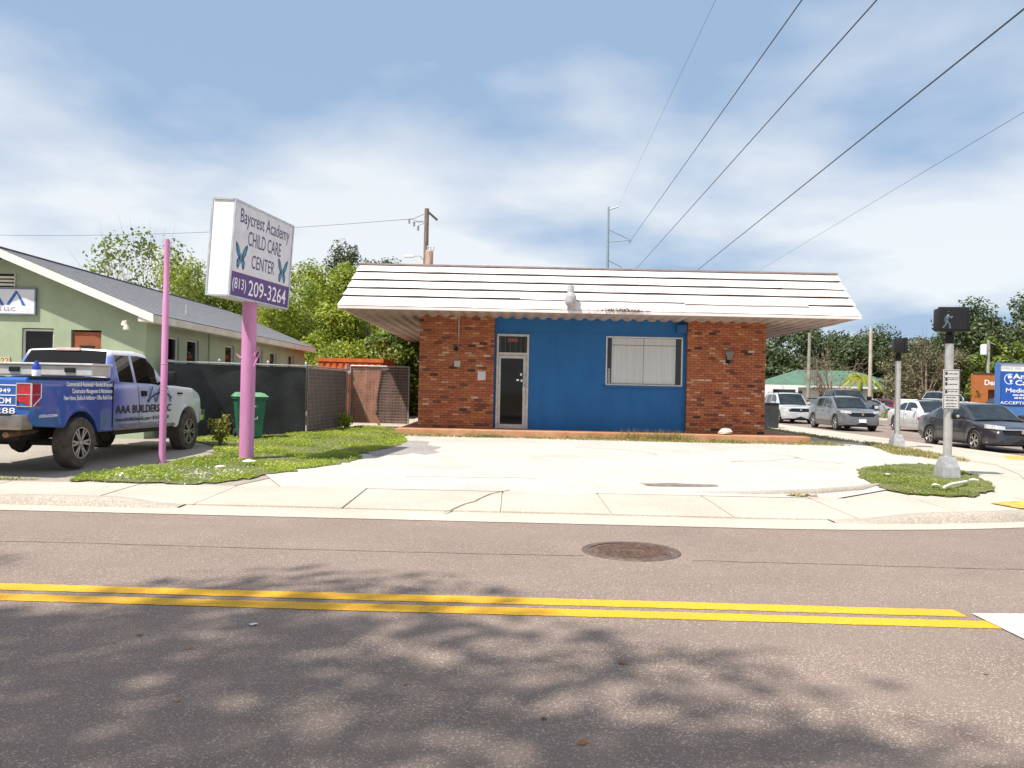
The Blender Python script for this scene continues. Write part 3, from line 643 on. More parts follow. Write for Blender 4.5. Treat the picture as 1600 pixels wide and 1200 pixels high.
def sgt(txt, a, h, size, width, mat): lettering(txt, bp(a, T-0.002, h), dv, upv, size, mat, cab, local=True, width=width, bold=0.004)
sgt('Baycrest Academy', -1.00, 1.34, 0.36, 2.02, PURT); sgt('CHILD CARE', -0.66, 0.985, 0.37, 1.36, PURT); sgt('CENTER', -0.47, 0.60, 0.35, 0.94, PURT)
sgt('(813)', -1.12, 0.17, 0.27, 0.50, TXW); sgt('209-3264', -0.52, 0.10, 0.40, 1.58, TXW)
BF = [pmat('butterfly_blue', (0.03, 0.13, 0.36), 0.5, 0.3, 30), pmat('butterfly_teal', (0.03, 0.33, 0.40), 0.5, 0.3, 30), pmat('butterfly_dark', (0.015, 0.03, 0.09), 0.5, 0.2, 30)]
for a0, h0 in ((-0.86, 0.72), (0.84, 0.70)):
    up_w = [(0.02, 0.02), (0.06, 0.12), (0.15, 0.22), (0.25, 0.27), (0.26, 0.20), (0.21, 0.08), (0.14, 0.01), (0.05, -0.02)]
    lo_w = [(0.02, -0.01), (0.12, 0.0), (0.18, -0.06), (0.17, -0.17), (0.11, -0.21), (0.05, -0.14)]
    for k, (wg, sc_, n_, mt) in enumerate(((up_w, 1, 0, 2), (lo_w, 1, 0, 2), (up_w, 0.78, 0.0015, 0), (lo_w, 0.76, 0.0015, 0), (up_w, 0.45, 0.003, 1), (lo_w, 0.4, 0.003, 1))):
        cx_ = sum(p[0] for p in wg)/len(wg)*(0.92 if sc_ > 0.7 else 0.75); cy_ = sum(p[1] for p in wg)/len(wg)*(0.92 if sc_ > .7 else .75)
        for s_ in (-1, 1):
            mb = MB(); mb.add([bp(a0+s_*0.85*(cx_*(1-sc_)+p[0]*sc_), T-0.003+n_, h0+cy_*(1-sc_)+p[1]*sc_) for p in wg], [tuple(range(len(wg)))])
            mb.build('butterfly_wing', BF[mt], cab, local=True)
    mb = MB(); mb.add([bp(a0-0.015, T+0.002, h0-0.1), bp(a0+0.015, T+0.002, h0-0.1), bp(a0+0.012, T+0.002, h0+0.08), bp(a0-0.012, T+0.002, h0+0.08)], [(0, 1, 2, 3)]); mb.build('butterfly_body', BF[1], cab, local=True)
tp = thing('pink_post', (-6.17, 14.75, gz(-6.17, 14.75)), 'thin pink steel post standing beside the blue pickup', 'post')
MB().lathe([(0.058, -0.1), (0.058, 1.75), (0.055, 1.76), (0.055, 2.9), (0.048, 2.92), (0.045, 3.97)], n=16).build('post_tube', PINK, tp, local=True, smooth=True)
mb = MB(); [mb.lathe([(0.058, -0.012), (0.062, 0), (0.058, 0.012)], (0, 0, z), n=16) for z in (1.3, 1.76)]
mb.build('weld_ring', PINK, tp, local=True)

def marks(org, right, up, width, h, mat, parent, seed=1, local=True):
    """a line of print too small to read: short uneven bars"""
    rr = random.Random(seed); o = Vector(org); r_ = Vector(right).normalized(); u_ = Vector(up).normalized(); x = 0; m = MB()
    while x < width:
        w_ = min(rr.uniform(1.2, 3.5)*h, width-x)
        k = x
        while k < x+w_: e = min(k+h*.42, x+w_); hh = h*rr.choice((.7, .75, 1)); m.add([o+r_*k, o+r_*e, o+r_*e+u_*hh, o+r_*k+u_*hh], [(0, 1, 2, 3)]); k = e+h*.16
        x += w_+h*.45
    return m.build('small_print', mat, parent, local=local, kind='stuff')
# ---------------------------------------------------------------- wheels and cars
def wheel(parent, pos, r, wd, rim, side, mt=RUB, rm=ALU, spokes=10, twin=True):
    """side = +1 when the outer face looks to +y"""
    x, y, z = pos; s = side
    rimo = MB(); q = 0.5*wd
    prof = [(rim*1.0, -q*0.9), (rim*1.0, q*0.92), (rim*0.95, q*0.95), (rim*0.90, q*0.80), (rim*0.88, q*0.3), (0.02, q*0.25), (0.02, -q*0.9)]
    rimo.lathe([(a, s*b) for a, b in prof], (x, y, z), 'y', 28)
    rimb = rimo.build('wheel', pmat('rim_dark', (0.02, 0.02, 0.021), 0.5), parent, local=True, smooth=True)
    sp = MB()
    for k in range(spokes):
        a = 2*math.pi*k/spokes; pair = (-0.16, 0.16) if twin else (0,)
        for da in pair:
            c0 = Vector((math.cos(a+da*0.35), 0, math.sin(a+da*0.35))); c1 = Vector((math.cos(a+da), 0, math.sin(a+da)))
            o = Vector((x, y+s*q*0.72, z)); t = Vector((-math.sin(a), 0, math.cos(a)))*rim*(0.062 if twin else 0.085)
            p = [o+c0*rim*0.12-t, o+c1*rim*0.93-t, o+c1*rim*0.93+t, o+c0*rim*0.12+t]; sp.prism(p, (0, s*q*0.16, 0))
    sp.lathe([(rim*0.97, s*q*0.86), (rim*0.97, s*q*0.95), (rim*0.90, s*q*0.95), (rim*0.90, s*q*0.80)], (x, y, z), 'y', 28, True)
    sp.lathe([(0.01, s*q*0.70), (rim*0.2, s*q*0.72), (rim*0.16, s*q*0.95), (0.01, s*q*0.97)], (x, y, z), 'y', 14)
    sp.build('rim', rm, rimb, local=True)
    ty = MB(); ty.lathe([(rim*0.99, -s*q*0.8), (rim*1.06, -s*q), (r*0.93, -s*q), (r, -s*q*0.75), (r, s*q*0.75), (r*0.93, s*q), (rim*1.06, s*q), (rim*0.99, s*q*0.92)], (x, y, z), 'y', 36, True)
    ty.build('tyre', mt, rimb, local=True, smooth=30)
def body_loft(top, wid, zb, L0, L1, wheels, Ra, n=72, crown=0.03, extra=(), flare=0.02, belt_in=0.90):
    xs = sorted(set(list(np.linspace(L0, L1, n))+[p[0] for p in top if L0 <= p[0] <= L1]+list(extra)+[xw+s*Ra for xw, _ in wheels for s in (-1, 1)]))
    mb = MB(); K = 9
    for x in xs:
        zt = interp(x, top); w_ = interp(x, wid); b = interp(x, zb)
        ar = b
        for xw, zw in wheels:
            d = abs(x-xw)
            if d < Ra: ar = max(ar, zw+math.sqrt(Ra*Ra-d*d))
        ar = min(ar, zt-0.14)
        fl = flare if any(abs(x-xw) < Ra*1.15 for xw, _ in wheels) else 0
        zm = max(ar+0.03, lerp(b, zt, 0.55))
        half = [(0, ar), (w_*0.72, ar), (w_*0.975+fl, ar+0.002), (w_+fl, min(ar+0.05, zt-0.1)), (w_, zm), (w_*0.985, lerp(zm, zt, 0.6)), (w_*0.955, zt-0.035), (w_*belt_in, zt), (0, zt+crown)]
        mb.v += [(x, -y, z) for y, z in half]+[(x, y, z) for y, z in half[::-1][1:-1]]
    m = 2*K-2
    mb.f = [(i*m+j, i*m+(j+1) % m, (i+1)*m+(j+1) % m, (i+1)*m+j) for i in range(len(xs)-1) for j in range(m)]
    mb.f += [tuple(range(m)), tuple(range((len(xs)-1)*m, len(xs)*m))]
    return mb
def cabin_loft(roof, belt, wb, tumble, pill, parent, paint, glass, top_glass=None, names=True):
    """roof: (x,z) line front to rear; belt: (x,z); pill: x ranges of the side glass"""
    x1, x0 = roof[0][0], roof[-1][0]
    rx = sorted([(p[0], p[1]) for p in roof]); fx = roof[1][0]; bx = roof[-2][0]; zmax = max(p[1] for p in roof)
    xs = sorted(set(list(np.linspace(x0, x1, 46))+[p[0] for p in roof]+[e for p in pill for e in p]))
    B = {'cabin': MB(), 'windshield': MB(), 'rear_window': MB()}
    for pi in range(len(pill)): B['side_window%d0' % pi] = MB(); B['side_window%d1' % pi] = MB()
    rows = []
    for x in xs:
        zt = interp(x, rx); zl = interp(x, sorted(belt)); h = max(0.001, zt-zl); w_ = interp(x, sorted(wb))
        k = min(1, h/(zmax-zl)); wt = w_*(1-tumble*k)
        def yy(t): return lerp(w_, wt, t)
        h1, h2 = 0.03/max(h, 0.03)*0.6, 1-min(0.5, 0.085/max(h, 0.09))
        half = [(yy(0), zl-0.02), (yy(h1), zl+h*h1), (yy(h2), zl+h*h2), (wt*0.975, zt-0.018), (wt*0.90, zt+0.002), (wt*0.45, zt+0.018), (0, zt+0.022)]
        rows.append([(x, -y, z) for y, z in half]+[(x, y, z) for y, z in half[::-1][1:]])
    for i in range(len(xs)-1):
        xm = (xs[i]+xs[i+1])/2
        for j in range(12):
            jj = j if j < 6 else 11-j
            key = 'cabin'
            if jj == 1:
                for pi, (a, b) in enumerate(pill):
                    if a < xm < b: key = 'side_window%d%d' % (pi, j > 5)
            if jj >= 4:
                if xm > fx+0.02 and xm < x1-0.03: key = 'windshield'
                elif xm < bx-0.02 and xm > x0+0.05: key = 'rear_window'
                elif top_glass and bx < xm < fx: key = 'rear_window'
            B[key].add([rows[i][j], rows[i][j+1], rows[i+1][j+1], rows[i+1][j]], [(0, 1, 2, 3)])
    cb = None
    for k, mt in [('cabin', paint)]+[(q_, glass) for q_ in B if q_ != 'cabin']:
        m = B[k]
        if not m.f: continue
        bm = bmesh.new(); vs = [bm.verts.new(v) for v in m.v]; [bm.faces.new([vs[i] for i in f]) for f in m.f]
        bmesh.ops.remove_doubles(bm, verts=bm.verts, dist=1e-4); bm.verts.index_update()
        m2 = MB(); m2.add([v.co[:] for v in bm.verts], [[v.index for v in f.verts] for f in bm.faces]); bm.free()
        o = m2.build(k.rstrip('0123456789'), mt, parent if k == 'cabin' else cb, local=True, smooth=45)
        if k == 'cabin': cb = o
    return cb
def paint(name, c, metal=0.3, rough=0.3): return pmat(name, c, rough, 0.05, 3, 0, metal, coat=0.7)

def car(name, label, loc, rz, spec, pt, group='cars waiting in the cross street', plate=True, rimm=ALU, spokes=5):
    t = thing(name, loc, label, 'car', group, rz)
    L0, L1, W = spec['L0'], spec['L1'], spec['W']; wl = [(spec['xf'], spec['r']), (spec['xr'], spec['r'])]
    b = body_loft(spec['top'], spec['wid'], spec['zb'], L0, L1, wl, spec['r']*1.13).build('body', pt, t, local=True, smooth=32)
    cabin_loft(spec['roof'], spec['belt'], spec['wb'], spec.get('tumble', 0.2), spec['pill'], t, spec.get('roofpaint', pt), CARGL, spec.get('topglass'))
    MB().box(L0+0.25, L1-0.25, -W/2+0.14, W/2-0.14, 0.2, 0.42).build('underbody', DARK, t, local=True)
    for xw, z in wl:
        for s in (-1, 1): wheel(t, (xw, s*(W/2-0.105), z), spec['r'], 0.21, spec['r']*0.70, s, RUB, rimm, spokes)
    f = L1; zg = spec['zg']; hw = W/2
    # nose: grille, intake, lamps, plate
    def nose(y): return interp(abs(y), spec['nose'])
    def strip(y0, y1, z0, z1, mat, nm, out_=0.012, par=b, n=8, z0b=None, z1b=None):
        m = MB()
        for i in range(n+1):
            y = lerp(y0, y1, i/n); x = nose(y)+out_; za = lerp(z0, z0 if z0b is None else z0b, i/n); zz = lerp(z1, z1 if z1b is None else z1b, i/n)
            m.v += [(x, y, za), (x-0.02, y, zz), (x-0.10, y, za), (x-0.12, y, zz)]
        m.f = [(4*i, 4*i+4, 4*i+5, 4*i+1) for i in range(n)]+[(4*i+1, 4*i+5, 4*i+7, 4*i+3) for i in range(n)]+[(4*i+2, 4*i, 4*i+4, 4*i+6) for i in range(n)]
        m.f += [(0, 1, 3, 2), (4*n, 4*n+2, 4*n+3, 4*n+1)]
        return m.build(nm, mat, par, local=True)
    gw = spec.get('gw', 0.55)
    if spec.get('grille', True):
        strip(-gw, gw, zg, zg+spec.get('gh', 0.17), BLACK, 'grille', 0.014)
        strip(-gw*0.98, gw*0.98, zg+spec.get('gh', 0.17)+0.005, zg+spec.get('gh', 0.17)+0.035, CHR if spec.get('chrome', True) else BLACK, 'grille_bar', 0.022)
        MB().lathe([(0.01, 0.03), (0.055, 0.03), (0.06, 0.0), (0.01, 0.0)], (nose(0)+0.0, 0, zg+spec.get('gh', 0.17)*0.62), 'x', 12).build('emblem', spec.get('emb', CHR), b, local=True)
    strip(-gw*1.05, gw*1.05, 0.27, 0.42, BLACK, 'lower_intake', 0.02)
    for s in (-1, 1):
        strip(s*hw*0.55, s*hw*0.93, zg+0.13, zg+0.23, LENS, 'headlight', 0.015, z0b=zg+0.16, z1b=zg+0.28)
        strip(s*hw*0.62, s*hw*0.90, 0.33, 0.43, BLACK, 'fog_lamp_recess', 0.018)
        strip(s*hw*0.58, s*hw*0.92, 0.29, 0.315, CHR if spec.get('chrome', True) else pt, 'bumper_trim', 0.026)
        my = interp(spec['mx'], sorted(spec['wb'])); mz = interp(spec['mx'], sorted(spec['belt']))
        m = MB(); m.bbox(spec['mx']-0.08, spec['mx']+0.06, min(s*(my+0.04), s*(my+0.24)), max(s*(my+0.04), s*(my+0.24)), mz+0.04, mz+0.18, 0.04); m.tube([(spec['mx'], s*(my-0.02), mz+0.02), (spec['mx'], s*(my+0.10), mz+0.07)], 0.02, 6); m.build('mirror', spec.get('mirror', pt), t, local=True, smooth=True)
        # tail lamp on the rear corner, door seams, handles
        m = MB(); m.bbox(L0-0.004, L0+0.12, min(s*hw*0.62, s*(hw*0.885)), max(s*hw*0.62, s*(hw*0.885)), spec['tz'], spec['tz']+0.12, 0.03); m.build('tail_lamp', RED, b, local=True)
        m = MB()
        for xd in spec['seams']:
            zt = interp(xd, spec['top']); w_ = interp(xd, spec['wid'])
            m.v += []; n0 = len(m.v)
            for z, k in ((0.33, 1.0), (lerp(0.2, zt, 0.55), 1.0), (lerp(lerp(.2, zt, .55), zt, .6), .985), (zt-0.035, .957)): m.v += [(xd-0.006, s*(w_*k+0.003), z), (xd+0.006, s*(w_*k+0.003), z)]
            m.f += [(n0+2*i, n0+2*i+1, n0+2*i+3, n0+2*i+2) for i in range(3)]
        m.build('door_seam', DARK, b, local=True)
        for xh in spec['handles']:
            zt = interp(xh, spec['top']); w_ = interp(xh, spec['wid']); MB().bbox(xh-0.09, xh+0.09, min(s*w_*0.97, s*(w_*0.97+0.04)), max(s*w_*0.97, s*(w_*0.97+0.04)), zt-0.15, zt-0.115, 0.012).build('door_handle', pt, b, local=True)
    if plate: MB().bbox(nose(0)+0.005, nose(0)+0.03, -0.16, 0.16, 0.40, 0.55, 0.005).build('number_plate', TXW, b, local=True)
    if spec.get('rails'):
        for s in (-1, 1): MB().tube([(0.5, s*W*0.33, spec['hz']-0.02), (0.3, s*W*0.335, spec['hz']+0.035), (-1.3, s*W*0.335, spec['hz']+0.03), (-1.5, s*W*0.33, spec['hz']-0.04)], 0.016, 6).build('roof_rail', BLACK, t, local=True)
    return t
def spec_sedan(W=1.80, L=4.63, hz=1.42, r=0.325):
    a, b = L/2, -L/2; h = W/2
    return dict(L0=b, L1=a, W=W, r=r, xf=a-0.92, xr=b+1.02, zg=0.55, gh=0.12, mx=0.72, tz=0.78, hz=hz, gw=0.5,
      top=[(b, 0.72), (b+0.08, 0.93), (b+0.4, 1.0), (-0.9, 0.98), (0.9, 0.93), (a-0.9, 0.86), (a-0.35, 0.74), (a-0.08, 0.62), (a, 0.50)],
      wid=[(b, h*0.78), (b+0.12, h*0.90), (b+0.6, h*0.98), (0, h), (a-0.8, h*0.985), (a-0.3, h*0.90), (a-0.08, h*0.76), (a, h*0.62)],
      zb=[(b, 0.36), (b+0.5, 0.24), (-1, 0.19), (1, 0.19), (a-0.4, 0.21), (a, 0.26)], nose=[(0, a), (h*0.6, a-0.03), (h*0.78, a-0.14), (h*0.95, a-0.42)],
      roof=[(1.12, 0.93), (0.35, hz-0.04), (-0.1, hz), (-0.75, hz-0.04), (-1.85, 1.03)], belt=[(1.15, 0.90), (0, 0.95), (-1.9, 0.99)],
      wb=[(1.15, h*0.86), (0.4, h*0.93), (-1, h*0.93), (-1.9, h*0.80)], tumble=0.25, pill=[(-1.25, -0.42), (-0.36, 0.62)], seams=[0.85, -0.39, -1.15], handles=[-0.2, -1.0])
def spec_suv(W=1.84, L=4.5, hz=1.60, r=0.35):
    a, b = L/2, -L/2; h = W/2
    return dict(L0=b, L1=a, W=W, r=r, xf=a-0.88, xr=b+0.86, zg=0.66, gh=0.17, mx=0.72, tz=0.86, hz=hz, gw=0.62, rails=True,
      top=[(b, 0.72), (b+0.06, 1.0), (b+0.3, 1.06), (-0.9, 1.04), (0.9, 1.03), (a-0.8, 0.99), (a-0.25, 0.89), (a-0.06, 0.78), (a, 0.62)],
      wid=[(b, h*0.84), (b+0.12, h*0.93), (b+0.5, h*0.98), (0, h), (a-0.7, h*0.99), (a-0.25, h*0.93), (a-0.06, h*0.82), (a, h*0.70)],
      zb=[(b, 0.42), (b+0.4, 0.27), (-1, 0.22), (1, 0.22), (a-0.4, 0.24), (a, 0.30)], nose=[(0, a), (h*0.65, a-0.03), (h*0.82, a-0.12), (h*0.97, a-0.36)],
      roof=[(1.10, 1.04), (0.42, hz-0.05), (-0.1, hz), (-1.35, hz-0.05), (b+0.12, 1.08)], belt=[(1.12, 1.0), (0, 1.04), (b, 1.08)],
      wb=[(1.12, h*0.87), (0.4, h*0.94), (-1.2, h*0.93), (b, h*0.84)], tumble=0.2, pill=[(-1.75, -1.15), (-1.08, -0.28), (-0.22, 0.66)], seams=[0.85, -0.25, -1.1], handles=[-0.1, -0.92])
ZS = -0.01; HD = R(-90)
sp = spec_sedan(); car('car', 'dark grey sedan with lit chrome nose behind the walk signal post', (14.75, 26.3, ZS), HD, sp, paint('paint_dark_grey', (0.035, 0.035, 0.045)), plate=False, rimm=CHR)
sp = spec_suv(1.80, 4.5, 1.56, 0.35); sp['emb'] = pmat('gold', (0.6, 0.42, 0.1), 0.3, metal=0.8); car('car', 'mid grey compact suv with black grille beside the pavement', (15.6, 39.2, ZS), HD, sp, paint('paint_grey', (0.15, 0.16, 0.17)))
sp = spec_suv(1.90, 4.7, 1.68, 0.37); car('car', 'silver white suv with oval black grille beside the brick corner', (15.7, 47.5, ZS), HD, sp, paint('paint_silver', (0.56, 0.57, 0.57)), plate=False)
sp = spec_sedan(1.85, 4.7, 1.44, 0.34); sp['grille'] = False; sp['chrome'] = False; sp['topglass'] = True; car('car', 'white sedan with a dark glass roof behind the dark grey sedan', (19.1, 38.2, ZS), HD, sp, paint('paint_white', (0.75, 0.75, 0.75)), plate=False, rimm=CHR, spokes=7)
# parked across the street
sp = spec_suv(1.8, 4.4, 1.62); car('car', 'dark suv parked behind the white pickup near the blue sign', (32.5, 55, 0.05), R(200), sp, paint('paint_black', (0.025, 0.027, 0.03)), 'cars parked across the street')
sp = spec_sedan(1.8, 4.5, 1.45); car('car', 'charcoal sedan parked beside the blue medical sign', (31.0, 52, 0.05), R(200), sp, paint('paint_charcoal', (0.05, 0.055, 0.06)), 'cars parked across the street')
sp = spec_sedan(1.8, 4.4, 1.42); car('car', 'maroon sedan parked by the white house with the green roof', (27.9, 64.0, 0.0), R(160), sp, paint('paint_maroon', (0.16, 0.01, 0.03)), 'cars parked across the street')
sp = spec_sedan(1.8, 4.4, 1.42); car('car', 'silver sedan parked by the white house with the green roof', (26.2, 61.5, 0.0), R(20), sp, paint('paint_silver2', (0.45, 0.46, 0.47)), 'cars parked across the street')

# pickups
def pickup(name, label, loc, rz, pt, detail=False, group=None, W=2.0, r=0.37, plain=True, lift=0.0, wheelmat=RUB):
    t = thing(name, loc, label, 'pickup', group, rz)
    a, b, h = 2.90, -3.20, W/2; xf, xr = 1.98, -1.92; z_ = lift
    top = [(b, 1.36+z_), (b+0.05, 1.40+z_), (-0.98, 1.40+z_), (-0.96, 1.33+z_), (1.2, 1.30+z_), (1.45, 1.30+z_), (2.3, 1.25+z_), (a-0.18, 1.14+z_), (a-0.04, 1.02+z_), (a, 0.85+z_)]
    wid = [(b, h*0.975), (b+0.1, h*0.99), (0, h), (a-0.7, h*0.99), (a-0.2, h*0.93), (a-0.05, h*0.86), (a, h*0.80)]
    zb = [(b, 0.72+z_), (b+0.2, 0.66+z_), (xr-0.5, 0.62+z_), (xr+0.5, 0.50+z_), (1.2, 0.46+z_), (a-0.4, 0.5+z_), (a, 0.52+z_)]
    wl = [(xf, r), (xr, r)]
    bd = body_loft(top, wid, zb, b, a, wl, r*1.24, 110, crown=0.0, flare=0.035, belt_in=0.93).build('body', pt, t, local=True, smooth=30)
    cabin_loft([(1.32, 1.31+z_), (0.55, 1.90+z_), (0.2, 1.935+z_), (-0.65, 1.92+z_), (-0.97, 1.36+z_)], [(1.4, 1.29+z_), (-1, 1.35+z_)], [(1.4, h*0.86), (0.5, h*0.93), (-1, h*0.93)], 0.17, [(-0.62, -0.12), (-0.03, 0.80)], t, pt, GLASS if detail else CARGL)
    MB().box(b+0.12, -1.1, -h+0.16, h-0.16, 1.36+z_, 1.408+z_).build('bed_liner', BLACK, t, local=True)
    m = MB(); m.box(b+0.5, a-0.4, -0.5, 0.5, 0.42+z_, 0.62+z_); m.build('chassis', DARK, t, local=True)
    for xw, z in wl:
        for s in (-1, 1): wheel(t, (xw, s*(h-0.10), z), r, 0.27, r*0.64, s, wheelmat, ALU, 6)
    for s in (-1, 1):
        y0, y1 = sorted((s*h*0.80, s*(h+0.012)))
        m = MB(); m.prism([(b-0.012, y0, 0.98+z_), (b-0.012, y1, 1.05+z_), (b-0.012, y1, 1.31+z_), (b-0.012, y0, 1.31+z_)], (0.20, 0, 0)); tl = m.build('tail_lamp', RED, bd, local=True)
        m = MB(); yo = s*(h+0.014)
        poly = [(b+0.21, yo, 1.31+z_), (b+0.21, yo, 1.10+z_), (b+0.03, yo, 0.97+z_), (b-0.014, yo, 0.97+z_), (b-0.014, yo, 1.31+z_)]
        for i in range(5): m.tube([poly[i], poly[(i+1) % 5]], 0.013, 5)
        m.tube([(b-0.014, yo, 1.145+z_), (b+0.2, yo, 1.145+z_)], 0.011, 5)
        ya = s*h*0.79; m.tube([(b-0.014, ya, 0.97+z_), (b-0.014, ya, 1.31+z_)], 0.012, 5); m.tube([(b-0.014, ya, 1.31+z_), (b-0.014, yo, 1.31+z_)], 0.012, 5); m.tube([(b-0.014, ya, 0.97+z_), (b-0.014, yo, 0.97+z_)], 0.012, 5); m.tube([(b-0.014, ya, 1.145+z_), (b-0.014, yo, 1.145+z_)], 0.010, 5)
        m.build('lamp_bezel', CHR, tl, local=True)
        MB().bbox(a-0.42, a-0.015, min(s*h*0.55, s*h*0.80), max(s*h*0.55, s*h*0.80), 0.90+z_, 1.06+z_, 0.03).build('headlight', LENS, bd, local=True)
        m = MB(); m.bbox(0.72, 0.90, min(s*(h+0.03), s*(h+0.27)), max(s*(h+0.03), s*(h+0.27)), 1.33+z_, 1.58+z_, 0.04); m.tube([(0.82, s*(h*0.9), 1.33+z_), (0.82, s*(h+0.08), 1.40+z_)], 0.03, 6); m.build('mirror', BLACK, t, local=True, smooth=True)
        m = MB(); n0 = 0
        for xd in (0.95, -0.06, -0.955):
            n0 = len(m.v)
            for z, k in ((0.60, 1.0), (0.95, 1.0), (1.2, .99), (1.30, .965)): m.v += [(xd-0.007, s*(h*k+0.004), z+z_), (xd+0.007, s*(h*k+0.004), z+z_)]
            m.f += [(n0+2*i, n0+2*i+1, n0+2*i+3, n0+2*i+2) for i in range(3)]
        m.build('door_seam', DARK, bd, local=True)
        MB().bbox(0.03, 0.20, min(s*h*0.97, s*(h+0.025)), max(s*h*0.97, s*(h+0.025)), 1.10+z_, 1.20+z_, 0.012).build('door_handle', BLACK, bd, local=True)
        MB().bbox(-0.9, 1.4, min(s*(h-0.12), s*(h-0.01)), max(s*(h-0.12), s*(h-0.01)), 0.42+z_, 0.50+z_, 0.02).build('running_board', BLACK, t, local=True)
    for s in (-1, 1):
        MB().tube([(b+0.03, s*h*0.955, 1.402+z_), (-1.0, s*h*0.955, 1.402+z_)], 0.022, 8).build('bed_rail', BLACK, bd, local=True)
        y0, y1 = sorted((s*(h-0.03), s*(h+0.006))); MB().box(-0.972, -0.948, y0, y1, 0.56+z_, 1.36+z_).build('bed_gap', DARK, bd, local=True)
        y0, y1 = sorted((s*(h-0.02), s*(h+0.008))); MB().bbox(-0.92, 1.40, y0, y1, 0.50+z_, 0.555+z_, 0.01).build('rocker_trim', pmat('road_dust', (0.22, 0.19, 0.17), 0.8, 0.2, 6), bd, local=True)
        MB().bbox(1.50, 1.68, min(s*h*0.97, s*(h+0.008)), max(s*h*0.97, s*(h+0.008)), 1.13+z_, 1.165+z_, 0.004).build('badge', BLACK, bd, local=True)
    MB().bbox(b-0.16, b+0.12, -h*0.97, h*0.97, 0.62+z_, 0.85+z_, 0.035).build('rear_bumper', pmat('bumper_chrome_dull', (0.30, 0.27, 0.25), 0.35, 0.15, 5, 0, 0.8), t, local=True, smooth=True)
    MB().bbox(b-0.165, b+0.05, -h*0.80, h*0.80, 0.835+z_, 0.862+z_, 0.01).build('step_pad', BLACK, t, local=True)
    MB().bbox(a-0.1, a+0.12, -h*0.9, h*0.9, 0.55+z_, 0.80+z_, 0.04).build('front_bumper', CHR, t, local=True, smooth=True)
    MB().bbox(a-0.05, a+0.03, -0.55, 0.55, 0.84+z_, 1.10+z_, 0.02).build('grille', BLACK, bd, local=True)
    m = MB(); m.tube([(-2.2, -0.45, 0.55+z_), (-3.05, -0.62, 0.55+z_), (-3.28, -0.68, 0.545+z_)], 0.045, 10); m.build('exhaust', pmat('rusty_pipe', (0.28, 0.16, 0.09), 0.5, 0.3, 9, 0, 0.5), t, local=True, smooth=True)
    m = MB(); m.lathe([(0.02, -0.16), (0.15, -0.1), (0.19, 0.0), (0.15, 0.1), (0.02, 0.16)], (xr, 0, r), 'x', 14); m.tube([(xr, -0.85, r), (xr, 0.85, r)], 0.06, 8); m.build('axle', DARK, t, local=True)
    return t, bd
pt, bd2 = pickup('pickup_truck', 'white pickup parked across the street beyond the dark grey sedan', (29.0, 56.0, 0.05), R(20), paint('paint_white2', (0.72, 0.72, 0.71)), group='cars parked across the street')
pickup('pickup_truck', 'dark crew cab pickup waiting behind the grey compact suv', (19.2, 48.2, ZS), HD, paint('paint_graphite', (0.045, 0.048, 0.055)), group='cars waiting in the cross street')
# the wrapped pickup: print runs from blue at the tail to white at the nose
wr = bpy.data.materials.new('wrap_print'); wr.use_nodes = True; t_ = wr.node_tree; b_ = t_.nodes['Principled BSDF']
tcn = t_.nodes.new('ShaderNodeTexCoord'); sx = t_.nodes.new('ShaderNodeSeparateXYZ'); t_.links.new(tcn.outputs['Object'], sx.inputs[0])
mr = t_.nodes.new('ShaderNodeMapRange'); mr.inputs[1].default_value = -3.0; mr.inputs[2].default_value = 2.9; t_.links.new(sx.outputs[0], mr.inputs[0])
rp_ = t_.nodes.new('ShaderNodeValToRGB'); e = rp_.color_ramp.elements; e[0].position = 0.06; e[0].color = (0.012, 0.085, 0.36, 1); e[1].position = 0.80; e[1].color = (0.66, 0.69, 0.70, 1)
for p_, c_ in ((0.28, (0.022, 0.075, 0.32, 1)), (0.375, (0.085, 0.13, 0.42, 1)), (0.43, (0.30, 0.33, 0.60, 1)), (0.60, (0.52, 0.55, 0.70, 1))):
    q = e.new(p_); q.color = c_
t_.links.new(mr.outputs[0], rp_.inputs[0]); rz2 = t_.nodes.new('ShaderNodeMapRange'); rz2.inputs[1].default_value = 1.86; rz2.inputs[2].default_value = 1.95; t_.links.new(sx.outputs[2], rz2.inputs[0])
mxw = t_.nodes.new('ShaderNodeMix'); mxw.data_type = 'RGBA'; t_.links.new(rz2.outputs[0], mxw.inputs['Factor']); t_.links.new(rp_.outputs[0], mxw.inputs[6]); mxw.inputs[7].default_value = (0.72, 0.70, 0.69, 1)
t_.links.new(mxw.outputs[2], b_.inputs['Base Color']); b_.inputs['Roughness'].default_value = 0.3; b_.inputs['Coat Weight'].default_value = 0.5
ang = math.atan2(3.9, 0.25)
cdir = Vector((math.cos(ang), math.sin(ang), 0)); rt = Vector((cdir.y, -cdir.x, 0))
mid = Vector((-7.0, 15.53, 0)) - rt*0.90 - cdir*0.03
trk, tb = pickup('pickup_truck', 'blue to white wrapped builder pickup with toolbox behind the thin pink post', (mid.x, mid.y, gz(mid.x, 15.5)-0.005), ang, wr, True, r=0.415, lift=0.06, wheelmat=RUBD)
zl = 0.06; yr = -1.0
MB().bbox(-1.62, -1.05, -1.0, 1.0, 1.44+zl, 1.62+zl, 0.02).build('toolbox', pmat('toolbox_alu', (0.62, 0.60, 0.57), 0.45, 0.06, 8, 0, 0.4), trk, local=True)
mb = MB(); mb.bbox(-1.66, -1.03, -1.03, 1.03, 1.62+zl, 1.655+zl, 0.01); mb.build('toolbox_lid', pmat('toolbox_lid', (0.70, 0.67, 0.63), 0.4, 0.05, 5, 0, 0.3), trk, local=True)
for yy_ in (-0.62, 0.35): MB().bbox(-1.645, -1.615, yy_-0.09, yy_+0.09, 1.50+zl, 1.58+zl, 0.01).build('latch', BLACK, trk, local=True)
